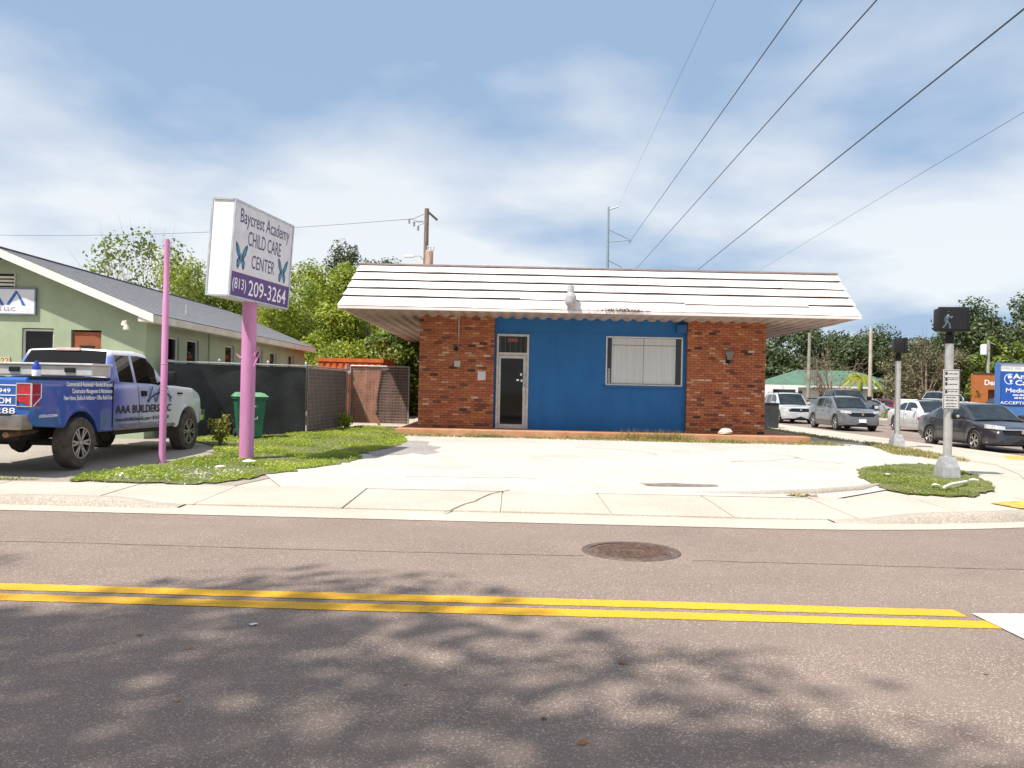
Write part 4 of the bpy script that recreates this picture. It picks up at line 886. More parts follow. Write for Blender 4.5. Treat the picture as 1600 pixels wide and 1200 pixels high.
jug = thing('water_jug', (*(mid+cdir*-2.75-rt*-0.78).xy, 0), 'small white jug with a blue cap on the pickup bed corner', 'jug'); jug.location.z = gz(mid.x, 15.5)+1.46
MB().lathe([(0.06, 0), (0.065, 0.1), (0.06, 0.12)], n=14).build('jug_body', TXW, jug, local=True, smooth=True)
MB().lathe([(0.065, 0.12), (0.06, 0.17), (0.03, 0.22), (0.025, 0.25), (0.005, 0.255)], n=14).build('cap', pmat('cap_blue', (0.01, 0.05, 0.4), 0.4), jug, local=True, smooth=True)
def side(txt, x, z, size, width, mat, sh=0.006): lettering(txt, (x, yr-0.034 if False else yr-sh, z+zl), (1, 0, 0), (0, 0, 1), size, mat, tb, local=True, width=width, bold=0.022)
side('Commercial & Residential • Bonded & Insured', -2.33, 1.275, 0.10, 1.33, TXW); side('Construction Management & Maintenance', -2.18, 1.165, 0.10, 1.18, TXW); side('New Home, Builds & Additions • Office Build-Outs', -2.40, 1.055, 0.10, 1.40, TXW)
side('LICENSE #CBC058949', -3.02, 0.80, 0.06, 0.46, TXW, 0.014)
side('AAA BUILDERS LLC', -0.86, 0.80, 0.20, 2.05, TXK, 0.010); side('www.AAABuildersllc.com • 813-515-5288', -0.86, 0.655, 0.095, 1.95, TXK, 0.012); marks((-0.72, yr-0.012, 0.56+zl), (1, 0, 0), (0, 0, 1), 1.45, 0.055, pmat('print_grey', (0.2, 0.2, 0.3), 0.5), tb, 3)
LB = pmat('logo_blue', (0.03, 0.12, 0.42), 0.5)
mb = MB(); y_ = yr-0.009
for k in range(3):
    x = 0.26+k*0.30
    for q in ([(x, 0.98), (x+0.05, 0.98), (x+0.17, 1.26), (x+0.135, 1.30)], [(x+0.135, 1.30), (x+0.17, 1.26), (x+0.27, 1.0), (x+0.33, 0.98)]): mb.add([(a_, y_, z_+zl) for a_, z_ in q], [(0, 1, 2, 3)])
mb.build('logo', LB, tb, local=True)
mb = MB(); pr = [(0.22+1.0*i/14, 0.985+0.17*math.sin(math.pi*min(1, i/14*0.9))) for i in range(15)]
for i in range(14): mb.add([(pr[i][0], y_-0.002, pr[i][1]+zl), (pr[i+1][0], y_-0.002, pr[i+1][1]+zl), (pr[i+1][0], y_-0.002, pr[i+1][1]+0.03+zl), (pr[i][0], y_-0.002, pr[i][1]+0.03+zl)], [(0, 1, 2, 3)])
mb.build('logo_swoosh', TXK, tb, local=True)
def tail(txt, y, z, size, width): lettering(txt, (-3.206, y, z+zl), (0, -1, 0), (0, 0, 1), size, TXW, tb, local=True, width=width, bold=0.006)
tail('LICENSE #CBC058949', 0.52, 1.17, 0.085, 1.2); tail('AAABUILDERSLLC.COM', 0.66, 1.01, 0.12, 1.36); tail('813-515-5288', 0.44, 0.86, 0.12, 1.2)
mb = MB()
for z_ in (1.275, 1.125, 0.975): mb.box(-3.207, -3.199, -0.78, 0.9, z_+zl, z_+0.012+zl)
mb.build('stripe', TXW, tb, local=True)
MB().bbox(-0.70, -0.62, -0.22, 0.22, 1.90+zl, 1.952+zl, 0.012).build('brake_lamp', pmat('brake_lamp', (0.7, 0.5, 0.48), 0.3), trk, local=True)

# ---------------------------------------------------------------- green house on the left
GRN = pmat('green_stucco', (0.34, 0.40, 0.27), 0.85, 0.07, 1.4, 0.25, bscale=50)
hs = thing('green_house', (-11.9, 19.5, 0.2), 'pale green stucco house with grey shingle gable roof', 'house')
HX0, HX1, HY0, HY1, RZ, RXc = -15.2, -8.6, 19.5, 34.4, 4.50, -11.9
def rz_(x): return RZ-0.40*abs(x-RXc)
HEV = 3.0
wins = [(-11.51, -10.77, 1.35, 2.74), (-10.36, -9.65, 0.45, 2.72)]
wall_with_holes(HX0, HX1, 0.1, 3.0, wins, HY0, HY0+0.2).build('front_wall', GRN, hs)
MB().prism([(HX0, HY0, 3.0), (HX1, HY0, 3.0), (HX1, HY0, rz_(HX1)-0.1), (RXc, HY0, RZ-0.1), (HX0, HY0, rz_(HX0)-0.1)], (0, 0.2, 0)).build('gable', GRN, hs)
sw = [(20.75, 21.45), (21.97, 22.8), (24.9, 25.7), (27.85, 28.6), (29.5, 30.3), (31.9, 32.7)]
m = wall_with_holes(HY0+0.2, HY1, 0.1, rz_(HX1)-0.03, [(a, b, 1.5, 2.68) for a, b in sw], 0, 0.2); m.v = [(HX1-0.2+y, x, z) for x, y, z in m.v]; m.build('side_wall', GRN, hs)
MB().box(HX0, HX0+0.2, HY0+0.2, HY1, 0.1, 3.1).build('far_wall', GRN, hs); MB().box(HX0+0.2, HX1-0.2, HY1-0.2, HY1, 0.1, 3.1).build('back_wall', GRN, hs)
MB().box(HX0+0.2, HX1-0.2, HY0+1.2, HY0+1.3, 0.1, 3.0).build('inner_wall', pmat('inner_dark2', (0.03, 0.03, 0.03), 0.9), hs)
MB().box(HX1-1.2, HX1-1.1, HY0+1.3, HY1-0.2, 0.1, 3.0).build('inner_partition', MATS['inner_dark2'], hs)
MB().box(-8.62, -8.56, 23.5, 23.75, 0.1, rz_(HX1)-0.04).build('pilaster', GRN, hs)
SHG = pmat('shingle', (0.17, 0.175, 0.19), 0.9, 0.3, 5, 0.5, c2=(0.24, 0.24, 0.255), stretch=(1, 1, 1), bscale=40)
rf = None; EXO = HX1+0.35; EXW = HX0-0.35; RY0, RY1 = HY0-0.45, HY1+0.4
mb = MB()
for xa, xb in ((RXc, EXO), (RXc, EXW)):
    mb.prism([(xa, RY0+0.02, rz_(xa)+0.0), (xb, RY0+0.02, rz_(xb)), (xb, RY0+0.02, rz_(xb)+0.05), (xa, RY0+0.02, rz_(xa)+0.05)], (0, RY1-RY0, 0))
rf = mb.build('roof', SHG, hs)
rows = 22; o_ = worg(hs); rowmesh = {}
for r_ in range(rows):                           # shingle courses, one strip per course on the seen slope
    xa = lerp(EXO+0.02, RXc+0.02, r_/rows); xb = lerp(EXO+0.02, RXc+0.02, (r_+1.25)/rows); mb = MB(); xb = max(xb, RXc)
    mb.prism([(xa, RY0, rz_(xa)+0.052), (xb, RY0, rz_(xb)+0.051), (xb, RY0, rz_(xb)+0.055), (xa, RY0, rz_(xa)+0.068)], (0, RY1-RY0+0.02, 0)); mb.build('shingle_course', SHG, rf)
MB().tube([(RXc, RY0, RZ+0.05), (RXc, RY1, RZ+0.05)], 0.05, 6).build('ridge_cap', pmat('ridge', (0.05, 0.05, 0.055), 0.9), rf)
TRIM = pmat('cream_trim', (0.70, 0.64, 0.54), 0.6, 0.08, 2)
mb = MB()
for xb in (EXO, EXW):
    mb.prism([(RXc, RY0, rz_(RXc)+0.05), (xb, RY0, rz_(xb)+0.05), (xb, RY0, rz_(xb)-0.14), (RXc, RY0, rz_(RXc)-0.14)], (0, 0.03, 0))
mb.build('bargeboard', pmat('trim_white', (0.80, 0.76, 0.70), 0.6, 0.05, 2), hs)
mb = MB(); mb.box(EXO-0.02, EXO+0.02, RY0+0.03, RY1, rz_(EXO)-0.14, rz_(EXO)+0.035); mb.build('fascia', TRIM, hs)
MB().prism([(EXO-0.02, RY0+0.03, rz_(EXO)-0.12), (HX1-0.01, RY0+0.03, rz_(EXO)-0.12), (HX1-0.01, RY0+0.03, rz_(HX1)-0.05), (EXO-0.02, RY0+0.03, rz_(EXO)-0.02)], (0, RY1-RY0-0.05, 0)).build('soffit', TRIM, hs)
MB().tube([(-9.0, 22.9, rz_(-9.0)+0.02), (-9.0, 22.9, rz_(-9.0)+0.36)], 0.04, 8).build('vent_pipe', GALV, rf)
def house_window(par, org, u, wd, z0, z1, n, nm='window', split=True):
    """window in a wall; u runs along the wall, n points out of it"""
    u = Vector(u); n = Vector(n); o = Vector(org); wm_ = pmat('sash_white', (0.66, 0.66, 0.64), 0.5, 0.05)
    def bx(a0, a1, h0, h1, d0, d1): return MB().prism([o+u*a0+n*d0+Vector((0, 0, h0)), o+u*a1+n*d0+Vector((0, 0, h0)), o+u*a1+n*d1+Vector((0, 0, h0)), o+u*a0+n*d1+Vector((0, 0, h0))], (0, 0, h1-h0))
    m = MB(); t = 0.045
    for q in ((0, t, z0, z1), (wd-t, wd, z0, z1), (t, wd-t, z0, z0+t), (t, wd-t, z1-t, z1)): k = bx(q[0], q[1], q[2], q[3], -0.12, -0.06); m.add(k.v, k.f)
    if split: k = bx(t, wd-t, (z0+z1)/2-0.02, (z0+z1)/2+0.02, -0.115, -0.065); m.add(k.v, k.f)
    wo = m.build(nm, wm_, par)
    bx(t, wd-t, z0+t, z1-t, -0.10, -0.09).build('pane', GLASS, wo); return wo
for a, b in sw: house_window(hs, (HX1, a, 0), (0, 1, 0), b-a, 1.5, 2.68, (1, 0, 0))
wo = house_window(hs, (-11.51, HY0, 0), (1, 0, 0), 0.74, 1.35, 2.72, (0, -1, 0))
MB().prism([(-11.4, HY0+0.15, 1.4), (-11.05, HY0+0.15, 1.4), (-10.98, HY0+0.15, 2.65), (-11.4, HY0+0.15, 2.65)], (0, 0.01, 0)).build('curtain', pmat('curtain', (0.35, 0.30, 0.24), 0.9, 0.3, 7, stretch=(8, 8, 0.5)), wo)
ORD = pmat('orange_door', (0.30, 0.085, 0.03), 0.6, 0.12, 4)
dd = MB().box(-10.33, -9.68, HY0+0.06, HY0+0.10, 0.45, 2.68).build('door', ORD, hs); MB().box(-10.18, -9.83, HY0+0.05, HY0+0.058, 2.28, 2.36).build('door_mark', DARK, dd)
MB().box(-9.79, -9.73, HY0+0.02, HY0+0.06, 1.3, 1.5).build('handle', CHR, dd)
v = MB(); 
for i in range(5): v.box(-12.12, -11.70, HY0-0.03, HY0-0.002, 3.55+i*0.085, 3.60+i*0.085)
v.box(-12.14, -12.12, HY0-0.04, HY0-0.001, 3.5, 4.0); v.box(-11.70, -11.68, HY0-0.04, HY0-0.001, 3.5, 4.0); v.build('gable_vent', TRIM, hs)
MB().box(-12.12, -11.70, HY0-0.0015, HY0-0.0005, 3.5, 4.0).build('vent_recess', DARK, hs)
lt = MB(); lt.lathe([(0.05, 0), (0.075, -0.1), (0.07, -0.11)], (-8.95, HY0-0.35, 2.93), n=12); lt.lathe([(0.05, 0), (0.075, -0.1), (0.07, -0.11)], (-8.88, HY0-0.4, 2.83), n=12); lt.tube([(-8.9, HY0-0.1, 2.98), (-8.93, HY0-0.35, 2.93)], 0.02, 6); lt.build('flood_lamp', TRIM, hs)
hsg = thing('wall_sign', (-11.9, HY0, 2.9), 'white company sign with blue letter logo on the green gable', 'sign')
mb = MB(); mb.box(-12.95, -10.88, HY0-0.05, HY0-0.01, 2.98, 3.55); pn = mb.build('panel', pmat('sign_white', (0.72, 0.72, 0.76), 0.5, 0.04), hsg)
mb = MB()
for q in ((-12.98, -10.85, 2.95, 2.98), (-12.98, -10.85, 3.55, 3.58), (-12.98, -12.95, 2.98, 3.55), (-10.88, -10.85, 2.98, 3.55)): mb.box(q[0], q[1], HY0-0.07, HY0-0.012, q[2], q[3])
mb.build('frame', pmat('frame_slate', (0.16, 0.19, 0.24), 0.5), hsg)
for k in range(3):
    x = -12.55+k*0.5; mb = MB()
    for q in ([(x, 3.18), (x+0.08, 3.18), (x+0.27, 3.48), (x+0.22, 3.52)], [(x+0.22, 3.52), (x+0.27, 3.48), (x+0.46, 3.17), (x+0.38, 3.17)]): mb.add([(a_, HY0-0.054, z_) for a_, z_ in q], [(0, 1, 2, 3)])
    mb.build('logo_letter', LB, pn)
lettering('AAA BUILDERS LLC', (-12.75, HY0-0.054, 3.04), (1, 0, 0), (0, 0, 1), 0.12, pmat('print_grey2', (0.2, 0.2, 0.25), 0.5), pn, width=1.42)
hsg.location += Vector((-0.32, 0, 0.09))
np_ = thing('number_plate', (-11.8, HY0-0.03, 2.0), 'cream house number plate on the green wall', 'plate')
MB().box(-12.22, -11.77, HY0-0.03, HY0-0.004, 1.90, 2.05).build('plate', pmat('plate_cream', (0.62, 0.50, 0.30), 0.6), np_)
lettering('3022', (-12.18, HY0-0.033, 1.92), (1, 0, 0), (0, 0, 1), 0.15, pmat('print_rust', (0.25, 0.07, 0.03), 0.5), np_, width=0.38)

# ---------------------------------------------------------------- fences, bin, container
FAB = pmat('black_screen', (0.030, 0.032, 0.034), 0.8, 0.25, 1.5, 0.3, bscale=20)
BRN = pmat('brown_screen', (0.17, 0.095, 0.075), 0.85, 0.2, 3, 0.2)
BRN_LIT = pmat('brown_screen_sunlit', (0.42, 0.19, 0.12), 0.85, 0.2, 3, 0.2)  # lighter copy of the brown screen, sunlight put into the colour
def cloth(p0, p1, z0f, z1f, n, amp, seed, edge=None):
    rr = random.Random(seed); mb = MB(); p0 = Vector(p0); p1 = Vector(p1); d = (p1-p0).normalized(); nn = Vector((-d.y, d.x, 0)); M = 9
    ph = [rr.uniform(0, 6) for _ in range(4)]
    for i in range(n+1):
        for j in range(M):
            t = i/n; s = j/(M-1); q = p0.lerp(p1, t); zz = lerp(z0f(q), z1f(q), s)
            if edge: q = p0.lerp(p1, t*edge(s))
            q = q+nn*amp*(math.sin(t*17+ph[0])*0.5+math.sin(t*31+s*4+ph[1])*0.3)*(1-0.6*s)
            mb.v.append((q.x, q.y, zz))
    mb.f = [(i*M+j, (i+1)*M+j, (i+1)*M+j+1, i*M+j+1) for i in range(n) for j in range(M-1)]; return mb
def wires(mb, p0, p1, z0f, z1f, dx=0.085, r=0.0035, dia=False):
    p0 = Vector(p0); p1 = Vector(p1); L_ = (p1-p0).length; n = int(L_/dx)
    for i in range(n+1):
        q = p0.lerp(p1, i/n); mb.tube([(q.x, q.y, z0f(q)), (q.x, q.y, z1f(q))], r, 3, False)
    H_ = 1.8; 
    for k in range(int(H_/dx)+1):
        s = k*dx/H_; mb.tube([(p0.x, p0.y, lerp(z0f(p0), z1f(p0), s)), (p1.x, p1.y, lerp(z0f(p1), z1f(p1), s))], r, 3, False)
gb = lambda q: gz(q.x, q.y)+0.02
fA, fB, fC = Vector((-8.42, 19.95, 0)), Vector((-5.4, 21.8, 0)), Vector((-5.08, 25.5, 0))
fn = thing('screen_fence', (-6.9, 20.9, 0.2), 'chain link fence hung with black privacy screen between house and lot', 'fence')
tz = lambda q: 2.04
cloth(fA, fB, gb, lambda q: 2.0, 60, 0.03, 1).build('screen_cloth', FAB, fn, smooth=60)
MB().tube([(fA.x, fA.y, 2.04), (fB.x, fB.y, 2.04)], 0.022, 8).build('top_rail', GALV, fn)
for t in (0.02, 0.38, 0.72, 1.0):
    q = fA.lerp(fB, t)+Vector((-0.02, 0.05, 0)); po = MB().tube([(q.x, q.y, 0.1), (q.x, q.y, 2.08)], 0.028, 8).build('post', GALV, fn); MB().lathe([(0.035, 0), (0.036, 0.03), (0.01, 0.07)], (q.x, q.y, 2.08), n=8).build('post_cap', GALV, po)
fn2 = thing('brown_fence', (-5.24, 23.6, 0.25), 'chain link fence with brown privacy screen running back from the black fence', 'fence')
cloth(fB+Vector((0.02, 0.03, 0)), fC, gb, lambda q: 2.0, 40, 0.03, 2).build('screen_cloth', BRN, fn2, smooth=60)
mb = MB(); wires(mb, fB+Vector((0.06, 0, 0)), fC+Vector((0.05, 0, 0)), gb, lambda q: 2.02, 0.11); mb.build('wire_mesh', GALV, fn2)
MB().tube([(fB.x, fB.y, 2.04), (fC.x, fC.y, 2.04)], 0.022, 8).build('top_rail', GALV, fn2)
MB().tube([(fC.x, fC.y, 0.1), (fC.x, fC.y, 2.2)], 0.045, 10).build('post', GALV, fn2)
gt = thing('fence_gate', (-4.1, 25.5, 0.28), 'chain link gate with torn brown screen beside the brick wall', 'gate')
gA, gB = Vector((-4.95, 25.5, 0)), Vector((-3.15, 25.5, 0)); gzt = 2.16
cloth(gA, gA.lerp(gB, 0.52), lambda q: gb(q)+0.1, lambda q: gzt-0.03, 24, 0.02, 3, lambda s: 1.0-0.22*math.sin(math.pi*min(1, s*1.0))*(1-s)-0.15*max(0, 0.25-s)*4).build('screen_cloth', BRN_LIT, gt, smooth=60)
cloth(gA.lerp(gB, 0.34)+Vector((0, 0.07, 0)), gB, lambda q: gb(q)+0.1, lambda q: gzt-0.03, 20, 0.03, 4).build('screen_cloth', BRN, gt, smooth=60)  # right half keeps the darker brown, standing in for its shade
MB().prism([(-4.25, 25.46, 0.62), (-4.12, 25.44, 0.68), (-3.98, 25.45, 0.36), (-4.05, 25.47, 0.34)], (0, 0.006, 0)).build('torn_flap', BRN_LIT, gt)
mb = MB(); wires(mb, gA-Vector((0, 0.04, 0)), gB-Vector((0, 0.04, 0)), lambda q: gb(q)+0.08, lambda q: gzt, 0.09); mb.build('wire_mesh', GALV, gt)
mb = MB()
for a, b in (((gA.x, 25.47, 0.32), (gA.x, 25.47, gzt)), ((gB.x, 25.47, 0.32), (gB.x, 25.47, gzt)), ((gA.x, 25.47, gzt), (gB.x, 25.47, gzt))): mb.tube([a, b], 0.024, 8)
mb.build('gate_frame', GALV, gt)
for z in (0.75, 1.4, 1.95): MB().bbox(-5.1, -4.93, 25.40, 25.46, z-0.04, z+0.04, 0.01).build('hinge', GALV, gt)
ct = thing('shipping_container', (-6.3, 33, 0.25), 'orange corrugated shipping container behind the fence', 'container')
ORC = pmat('container_orange', (0.58, 0.12, 0.025), 0.55, 0.15, 2)
mb = MB(); mb.box(-7.45, -4.98, 32.0, 38.0, 0.3, 2.5); cb_ = mb.build('container_body', ORC, ct)
mb = MB(); 
for i in range(10): x = -7.40+i*0.245; mb.prism([(x, 31.96, 0.45), (x+0.13, 31.96, 0.45), (x+0.16, 32.0, 0.45), (x-0.03, 32.0, 0.45)], (0, 0, 1.95))
mb.build('corrugation', ORC, cb_); MB().box(-7.48, -4.95, 31.93, 38.05, 2.46, 2.60).build('top_rail', ORC, cb_)
wb_ = thing('wheelie_bin', (-6.34, 20.15, gz(-6.6, 20)), 'green wheeled garbage bin in front of the black fence', 'bin', rz=R(25))
GB = pmat('bin_green', (0.012, 0.13, 0.065), 0.5, 0.12, 4); GBL = pmat('bin_lid_green', (0.13, 0.30, 0.16), 0.55, 0.15, 4)
mb = MB(); mb.add([(-.26, -.27, .06), (.26, -.27, .06), (.26, .27, .06), (-.26, .27, .06), (-.34, -.36, 1.02), (.34, -.36, 1.02), (.34, .42, 1.02), (-.34, .42, 1.02)], [(0, 3, 2, 1), (0, 1, 5, 4), (1, 2, 6, 5), (2, 3, 7, 6), (3, 0, 4, 7), (4, 5, 6, 7)]); bb = mb.build('bin_body', GB, wb_, local=True)
mb = MB(); mb.bbox(-.37, .37, -.39, .43, .96, 1.03, 0.02); mb.build('rim', GB, bb, local=True)
mb = MB(); mb.add([(-.39, -.42, 1.03), (.39, -.42, 1.03), (.39, .46, 1.03), (-.39, .46, 1.03), (-.30, -.32, 1.11), (.30, -.32, 1.11), (.30, .38, 1.13), (-.30, .38, 1.13)], [(0, 3, 2, 1), (0, 1, 5, 4), (1, 2, 6, 5), (2, 3, 7, 6), (3, 0, 4, 7), (4, 5, 6, 7)]); mb.build('lid', GBL, wb_, local=True)
for s in (-1, 1): MB().lathe([(.02, -.03), (.12, -.03), (.12, .03), (.02, .03)], (s*.30, .28, .12), 'x', 16).build('wheel', RUB, wb_, local=True)
mb = MB(); mb.tube([(-.1, -.33, .55), (-.1, -.36, .5), (.14, -.36, .5), (.14, -.33, .55)], .012, 6); mb.tube([(-.1, -.36, .5), (-.12, -.3, .1)], .012, 6); mb.build('lift_bar', GALV, wb_, local=True)
marks((-.13, -.352, .78), (1, 0, 0), (0, -.09, 1), .26, .06, TXW, bb, 4)

# ---------------------------------------------------------------- pedestrian signals
def ped_signal(loc, label, rz, front):
    t = thing('walk_signal', loc, label, 'signal', 'walk signals on the corner')
    m = MB(); m.add([(-.165, -.165, 0), (.165, -.165, 0), (.165, .165, 0), (-.165, .165, 0), (-.15, -.15, .20), (.15, -.15, .20), (.15, .15, .20), (-.15, .15, .20), (-.10, -.10, .38), (.10, -.10, .38), (.10, .10, .38), (-.10, .10, .38)],
          [(0, 1, 5, 4), (1, 2, 6, 5), (2, 3, 7, 6), (3, 0, 4, 7), (4, 5, 9, 8), (5, 6, 10, 9), (6, 7, 11, 10), (7, 4, 8, 11), (8, 9, 10, 11), (3, 2, 1, 0)]); m.build('base', pmat('cast_alu', (0.50, 0.50, 0.50), 0.5, 0.12, 9, 0.1, 0.5), t, local=True)
    MB().lathe([(0.075, .37), (0.075, 2.46)], n=20).build('post', pmat('brushed_alu', (0.58, 0.57, 0.56), 0.38, 0.08, 6, 0, 0.7), t, local=True, smooth=True)
    MB().lathe([(0.08, 2.44), (0.08, 2.60), (0.05, 2.61), (0.05, 2.68)], n=16).build('collar', BLACK, t, local=True)
    hd = MB(); hd.bbox(-.25, .25, -.13, .13, 2.66, 3.08, .045); 
    hd.bbox(-.27, .27, -.19, -.12, 2.645, 3.095, .05)
    h = hd.build('signal_head', BLACK, t, local=True, smooth=True); h.rotation_euler = (0, 0, rz)
    m = MB(); m.box(-.22, .22, -.196, -.192, 2.69, 3.05); m.build('screen', pmat('signal_screen', (0.008, 0.008, 0.010), 0.35), h, local=True)
    mb = MB(); mb.lathe([(.02, 0), (.02, .03), (.005, .03)], (-.14, 0, 3.08), n=8); mb.lathe([(.02, 0), (.02, .03), (.005, .03)], (.14, 0, 3.08), n=8); mb.build('cap_screw', BLACK, h, local=True)
    if front:
        LED = pmat('led_white', (0.45, 0.55, 0.75), 0.4, emit=0.08); m = MB()
        segs = [((-.10, 3.01), (-.10, 3.01)), ((-.11, 2.95), (-.125, 2.84)), ((-.11, 2.94), (-.16, 2.88)), ((-.16, 2.88), (-.15, 2.83)), ((-.105, 2.94), (-.06, 2.89)), ((-.06, 2.89), (-.04, 2.92)), ((-.12, 2.84), (-.08, 2.78)), ((-.08, 2.78), (-.07, 2.71)), ((-.125, 2.84), (-.15, 2.77)), ((-.15, 2.77), (-.19, 2.72))]
        for a, b in segs:
            n_ = max(1, int(math.hypot(a[0]-b[0], a[1]-b[1])/.017))
            for i in range(n_+1):
                x, z = lerp(a[0], b[0], i/n_), lerp(a[1], b[1], i/n_)
                for dx in (-.009, .009): m.box(x+dx-.0035, x+dx+.0035, -.199, -.1965, z-.0035, z+.0035)
        m.build('walking_figure', LED, h, local=True)
        s = thing('push_button_sign', (loc[0], loc[1]-0.08, loc[2]+1.30), 'small white crossing instruction sign on the signal post', 'sign')
        s.location = (loc[0]-0.02, loc[1]-0.085, loc[2]+1.25)
        MB().bbox(-.13, .17, -.012, 0, 0, .72, .004).build('plate', pmat('plate_grey', (0.55, 0.54, 0.53), 0.5, 0.05), s, local=True)
        m = MB()
        for q in ((-.12, .16, .01, .016), (-.12, .16, .704, .71), (-.12, -.114, .016, .704), (.154, .16, .016, .704), (-.11, .15, .57, .575), (-.11, .15, .36, .365), (-.11, .15, .25, .255)): m.box(q[0], q[1], -.016, -.0125, q[2], q[3])
        for z in (.62, .51, .43, .29): m.bbox(-.095, -.055, -.016, -.0125, z, z+.055, .004)
        m.build('border', TXK, s, local=True)
        for k, (z, x, wd) in enumerate(((.63, -.04, .17), (.53, -.04, .17), (.44, -.04, .17), (.31, -.04, .17), (.20, -.07, .18), (.15, -.08, .2), (.09, -.07, .18), (.04, -.07, .18))): marks((x, -.0135, z), (1, 0, 0), (0, 0, 1), wd, .024, TXK, s, k)
        b = thing('push_button', (loc[0]+.09, loc[1]-.09, loc[2]+1.13), 'black round crossing push button on the signal post', 'button')
        MB().lathe([(.005, -.06), (.055, -.055), (.062, 0), (.062, .06), (.005, .06)], axis='y', n=16).build('housing', BLACK, b, local=True, smooth=True)
        MB().lathe([(.005, -.085), (.03, -.08), (.035, -.055), (.005, -.05)], axis='y', n=14).build('button_cap', CHR, b, local=True, smooth=True)
    return t
ped_signal((7.95, 15.15, gz(7.95, 15.15)), 'walk signal on grey post showing a white walking figure', R(-6), True)
p2 = (10.85, 23.4, gz(10.85, 23.4)); t2 = ped_signal(p2, 'walk signal turned away on grey post beside the cross street', R(75), False)

# ---------------------------------------------------------------- grass and weeds
def inpoly(x, y, poly):
    c = np.zeros(len(x), bool); n = len(poly)
    for i in range(n):
        x0, y0 = poly[i]; x1, y1 = poly[i-1]
        k = ((y0 > y) != (y1 > y)); xi = (x1-x0)*(y-y0)/((y1-y0) if y1 != y0 else 1e-9)+x0; c ^= k & (x < xi)
    return c
gzv = np.vectorize(gz)
def grass(name, label, poly, n, h, mat, leafy=0.5, lsize=0.035, zoff=0.0, thin=0.35):
    xs = [p[0] for p in poly]; ys = [p[1] for p in poly]; x = RNG.uniform(min(xs), max(xs), n*2); y = RNG.uniform(min(ys), max(ys), n*2)
    k = inpoly(x, y, poly); x, y = x[k], y[k]
    pat = np.sin(x*2.1+y*1.3)*np.sin(x*0.9-y*1.7+1)+0.5*np.sin(x*5+y*3.7); ed = 0.55*(RNG.random(len(x)) < 0.5)*(~inpoly(x+RNG.normal(0, .18, len(x)), y+RNG.normal(0, .3, len(x)), poly)); keep = RNG.random(len(x)) > np.maximum(thin*(pat < 0), ed*1.6); x, y = x[keep], y[keep]; pat = pat[keep]
    z = gzv(x, y)+zoff; m = len(x); nl = int(m*leafy)
    hh = h*RNG.uniform(0.4, 1.2, m)*(0.8+0.3*pat.clip(-1, 1)); a = RNG.uniform(0, 6.28, m); wd = RNG.uniform(0.004, 0.009, m)
    ln = RNG.normal(0, 0.45, (m, 2))*hh[:, None]
    p = np.stack([x, y, z], 1); s = np.stack([np.cos(a)*wd, np.sin(a)*wd, 0*a], 1); t = p+np.stack([ln[:, 0], ln[:, 1], hh], 1)
    V1 = np.stack([p-s, p+s, t], 1).reshape(-1, 3); F1 = np.arange(3*m).reshape(-1, 3)
    c = np.stack([x[:nl], y[:nl], z[:nl]+hh[:nl]*RNG.uniform(0.3, 1.0, nl)], 1); nn = RNG.normal(size=(nl, 3)); nn[:, 2] = abs(nn[:, 2])+1.0; nn /= np.linalg.norm(nn, axis=1)[:, None]
    u = np.cross(nn, RNG.normal(size=(nl, 3))); u /= np.linalg.norm(u, axis=1)[:, None]; v = np.cross(nn, u); sz = lsize*RNG.uniform(0.5, 1.3, (nl, 1)); u *= sz; v *= sz*0.7
    q = np.stack([c-u, c+v, c+u, c-u, c+u, c-v], 1).reshape(-1, 3)
    V = np.concatenate([V1, q]); F = np.concatenate([F1, len(V1)+np.arange(len(q)).reshape(-1, 3)])
    return setp(raw(name, V, F, mat), label, 'grass', kind='stuff')
GR = leafmat('grass_leaf', (0.34, 0.40, 0.08), (0.13, 0.19, 0.04), 0.35); GRD = leafmat('grass_dry', (0.42, 0.34, 0.13), (0.17, 0.20, 0.05), 0.3)
GRB = leafmat('weed_bright', (0.50, 0.58, 0.08), (0.19, 0.29, 0.04), 0.42)
patchL = [(-6.75, 12.25), (-5.6, 12.0), (-4.3, 12.15), (-3.95, 13.2), (-3.35, 14.6), (-2.75, 16.2), (-3.3, 17.0), (-2.5, 18.6), (-2.5, 20.6), (-3.1, 21.9), (-3.1, 25.2), (-5.0, 25.2), (-5.3, 21.8), (-8.2, 19.9), (-6.6, 18.4), (-5.75, 16.4), (-6.05, 14.4)]
patchL = ragged(patchL, 0.07, 3)
SOIL = pmat('soil', (0.17, 0.15, 0.07), 0.95, 0.35, 4, 0.6, c2=(0.09, 0.11, 0.03))
sheet('verge_soil', patchL, 0.016, SOIL, 0.5)
grass('verge_grass', 'weedy green grass growing round the pink sign pole', patchL, 70000, 0.075, GRB, 0.55, 0.021, thin=0.78)
islR = [(6.45, 15.6), (6.1, 14.2), (5.85, 12.95), (6.45, 12.35), (7.3, 12.75), (8.1, 13.9), (8.5, 15.0), (8.9, 16.4), (8.9, 17.5), (8.0, 17.3), (7.2, 16.7)]
islR = ragged(islR, 0.06, 5)
sheet('island_soil', islR, 0.018, SOIL, 0.5)
grass('verge_dry_grass', 'straw coloured dry grass mixed through the verge by the pink pole', patchL, 16000, 0.07, GRD, 0.2, 0.02, thin=0.9)
grass('island_dry_grass', 'straw coloured blades mixed through the signal grass patch', islR, 7000, 0.055, GRD, 0.2, 0.016, thin=0.9)
grass('island_grass', 'round patch of green grass at the foot of the walk signal', islR, 30000, 0.05, GR, 0.45, 0.016, thin=0.65)
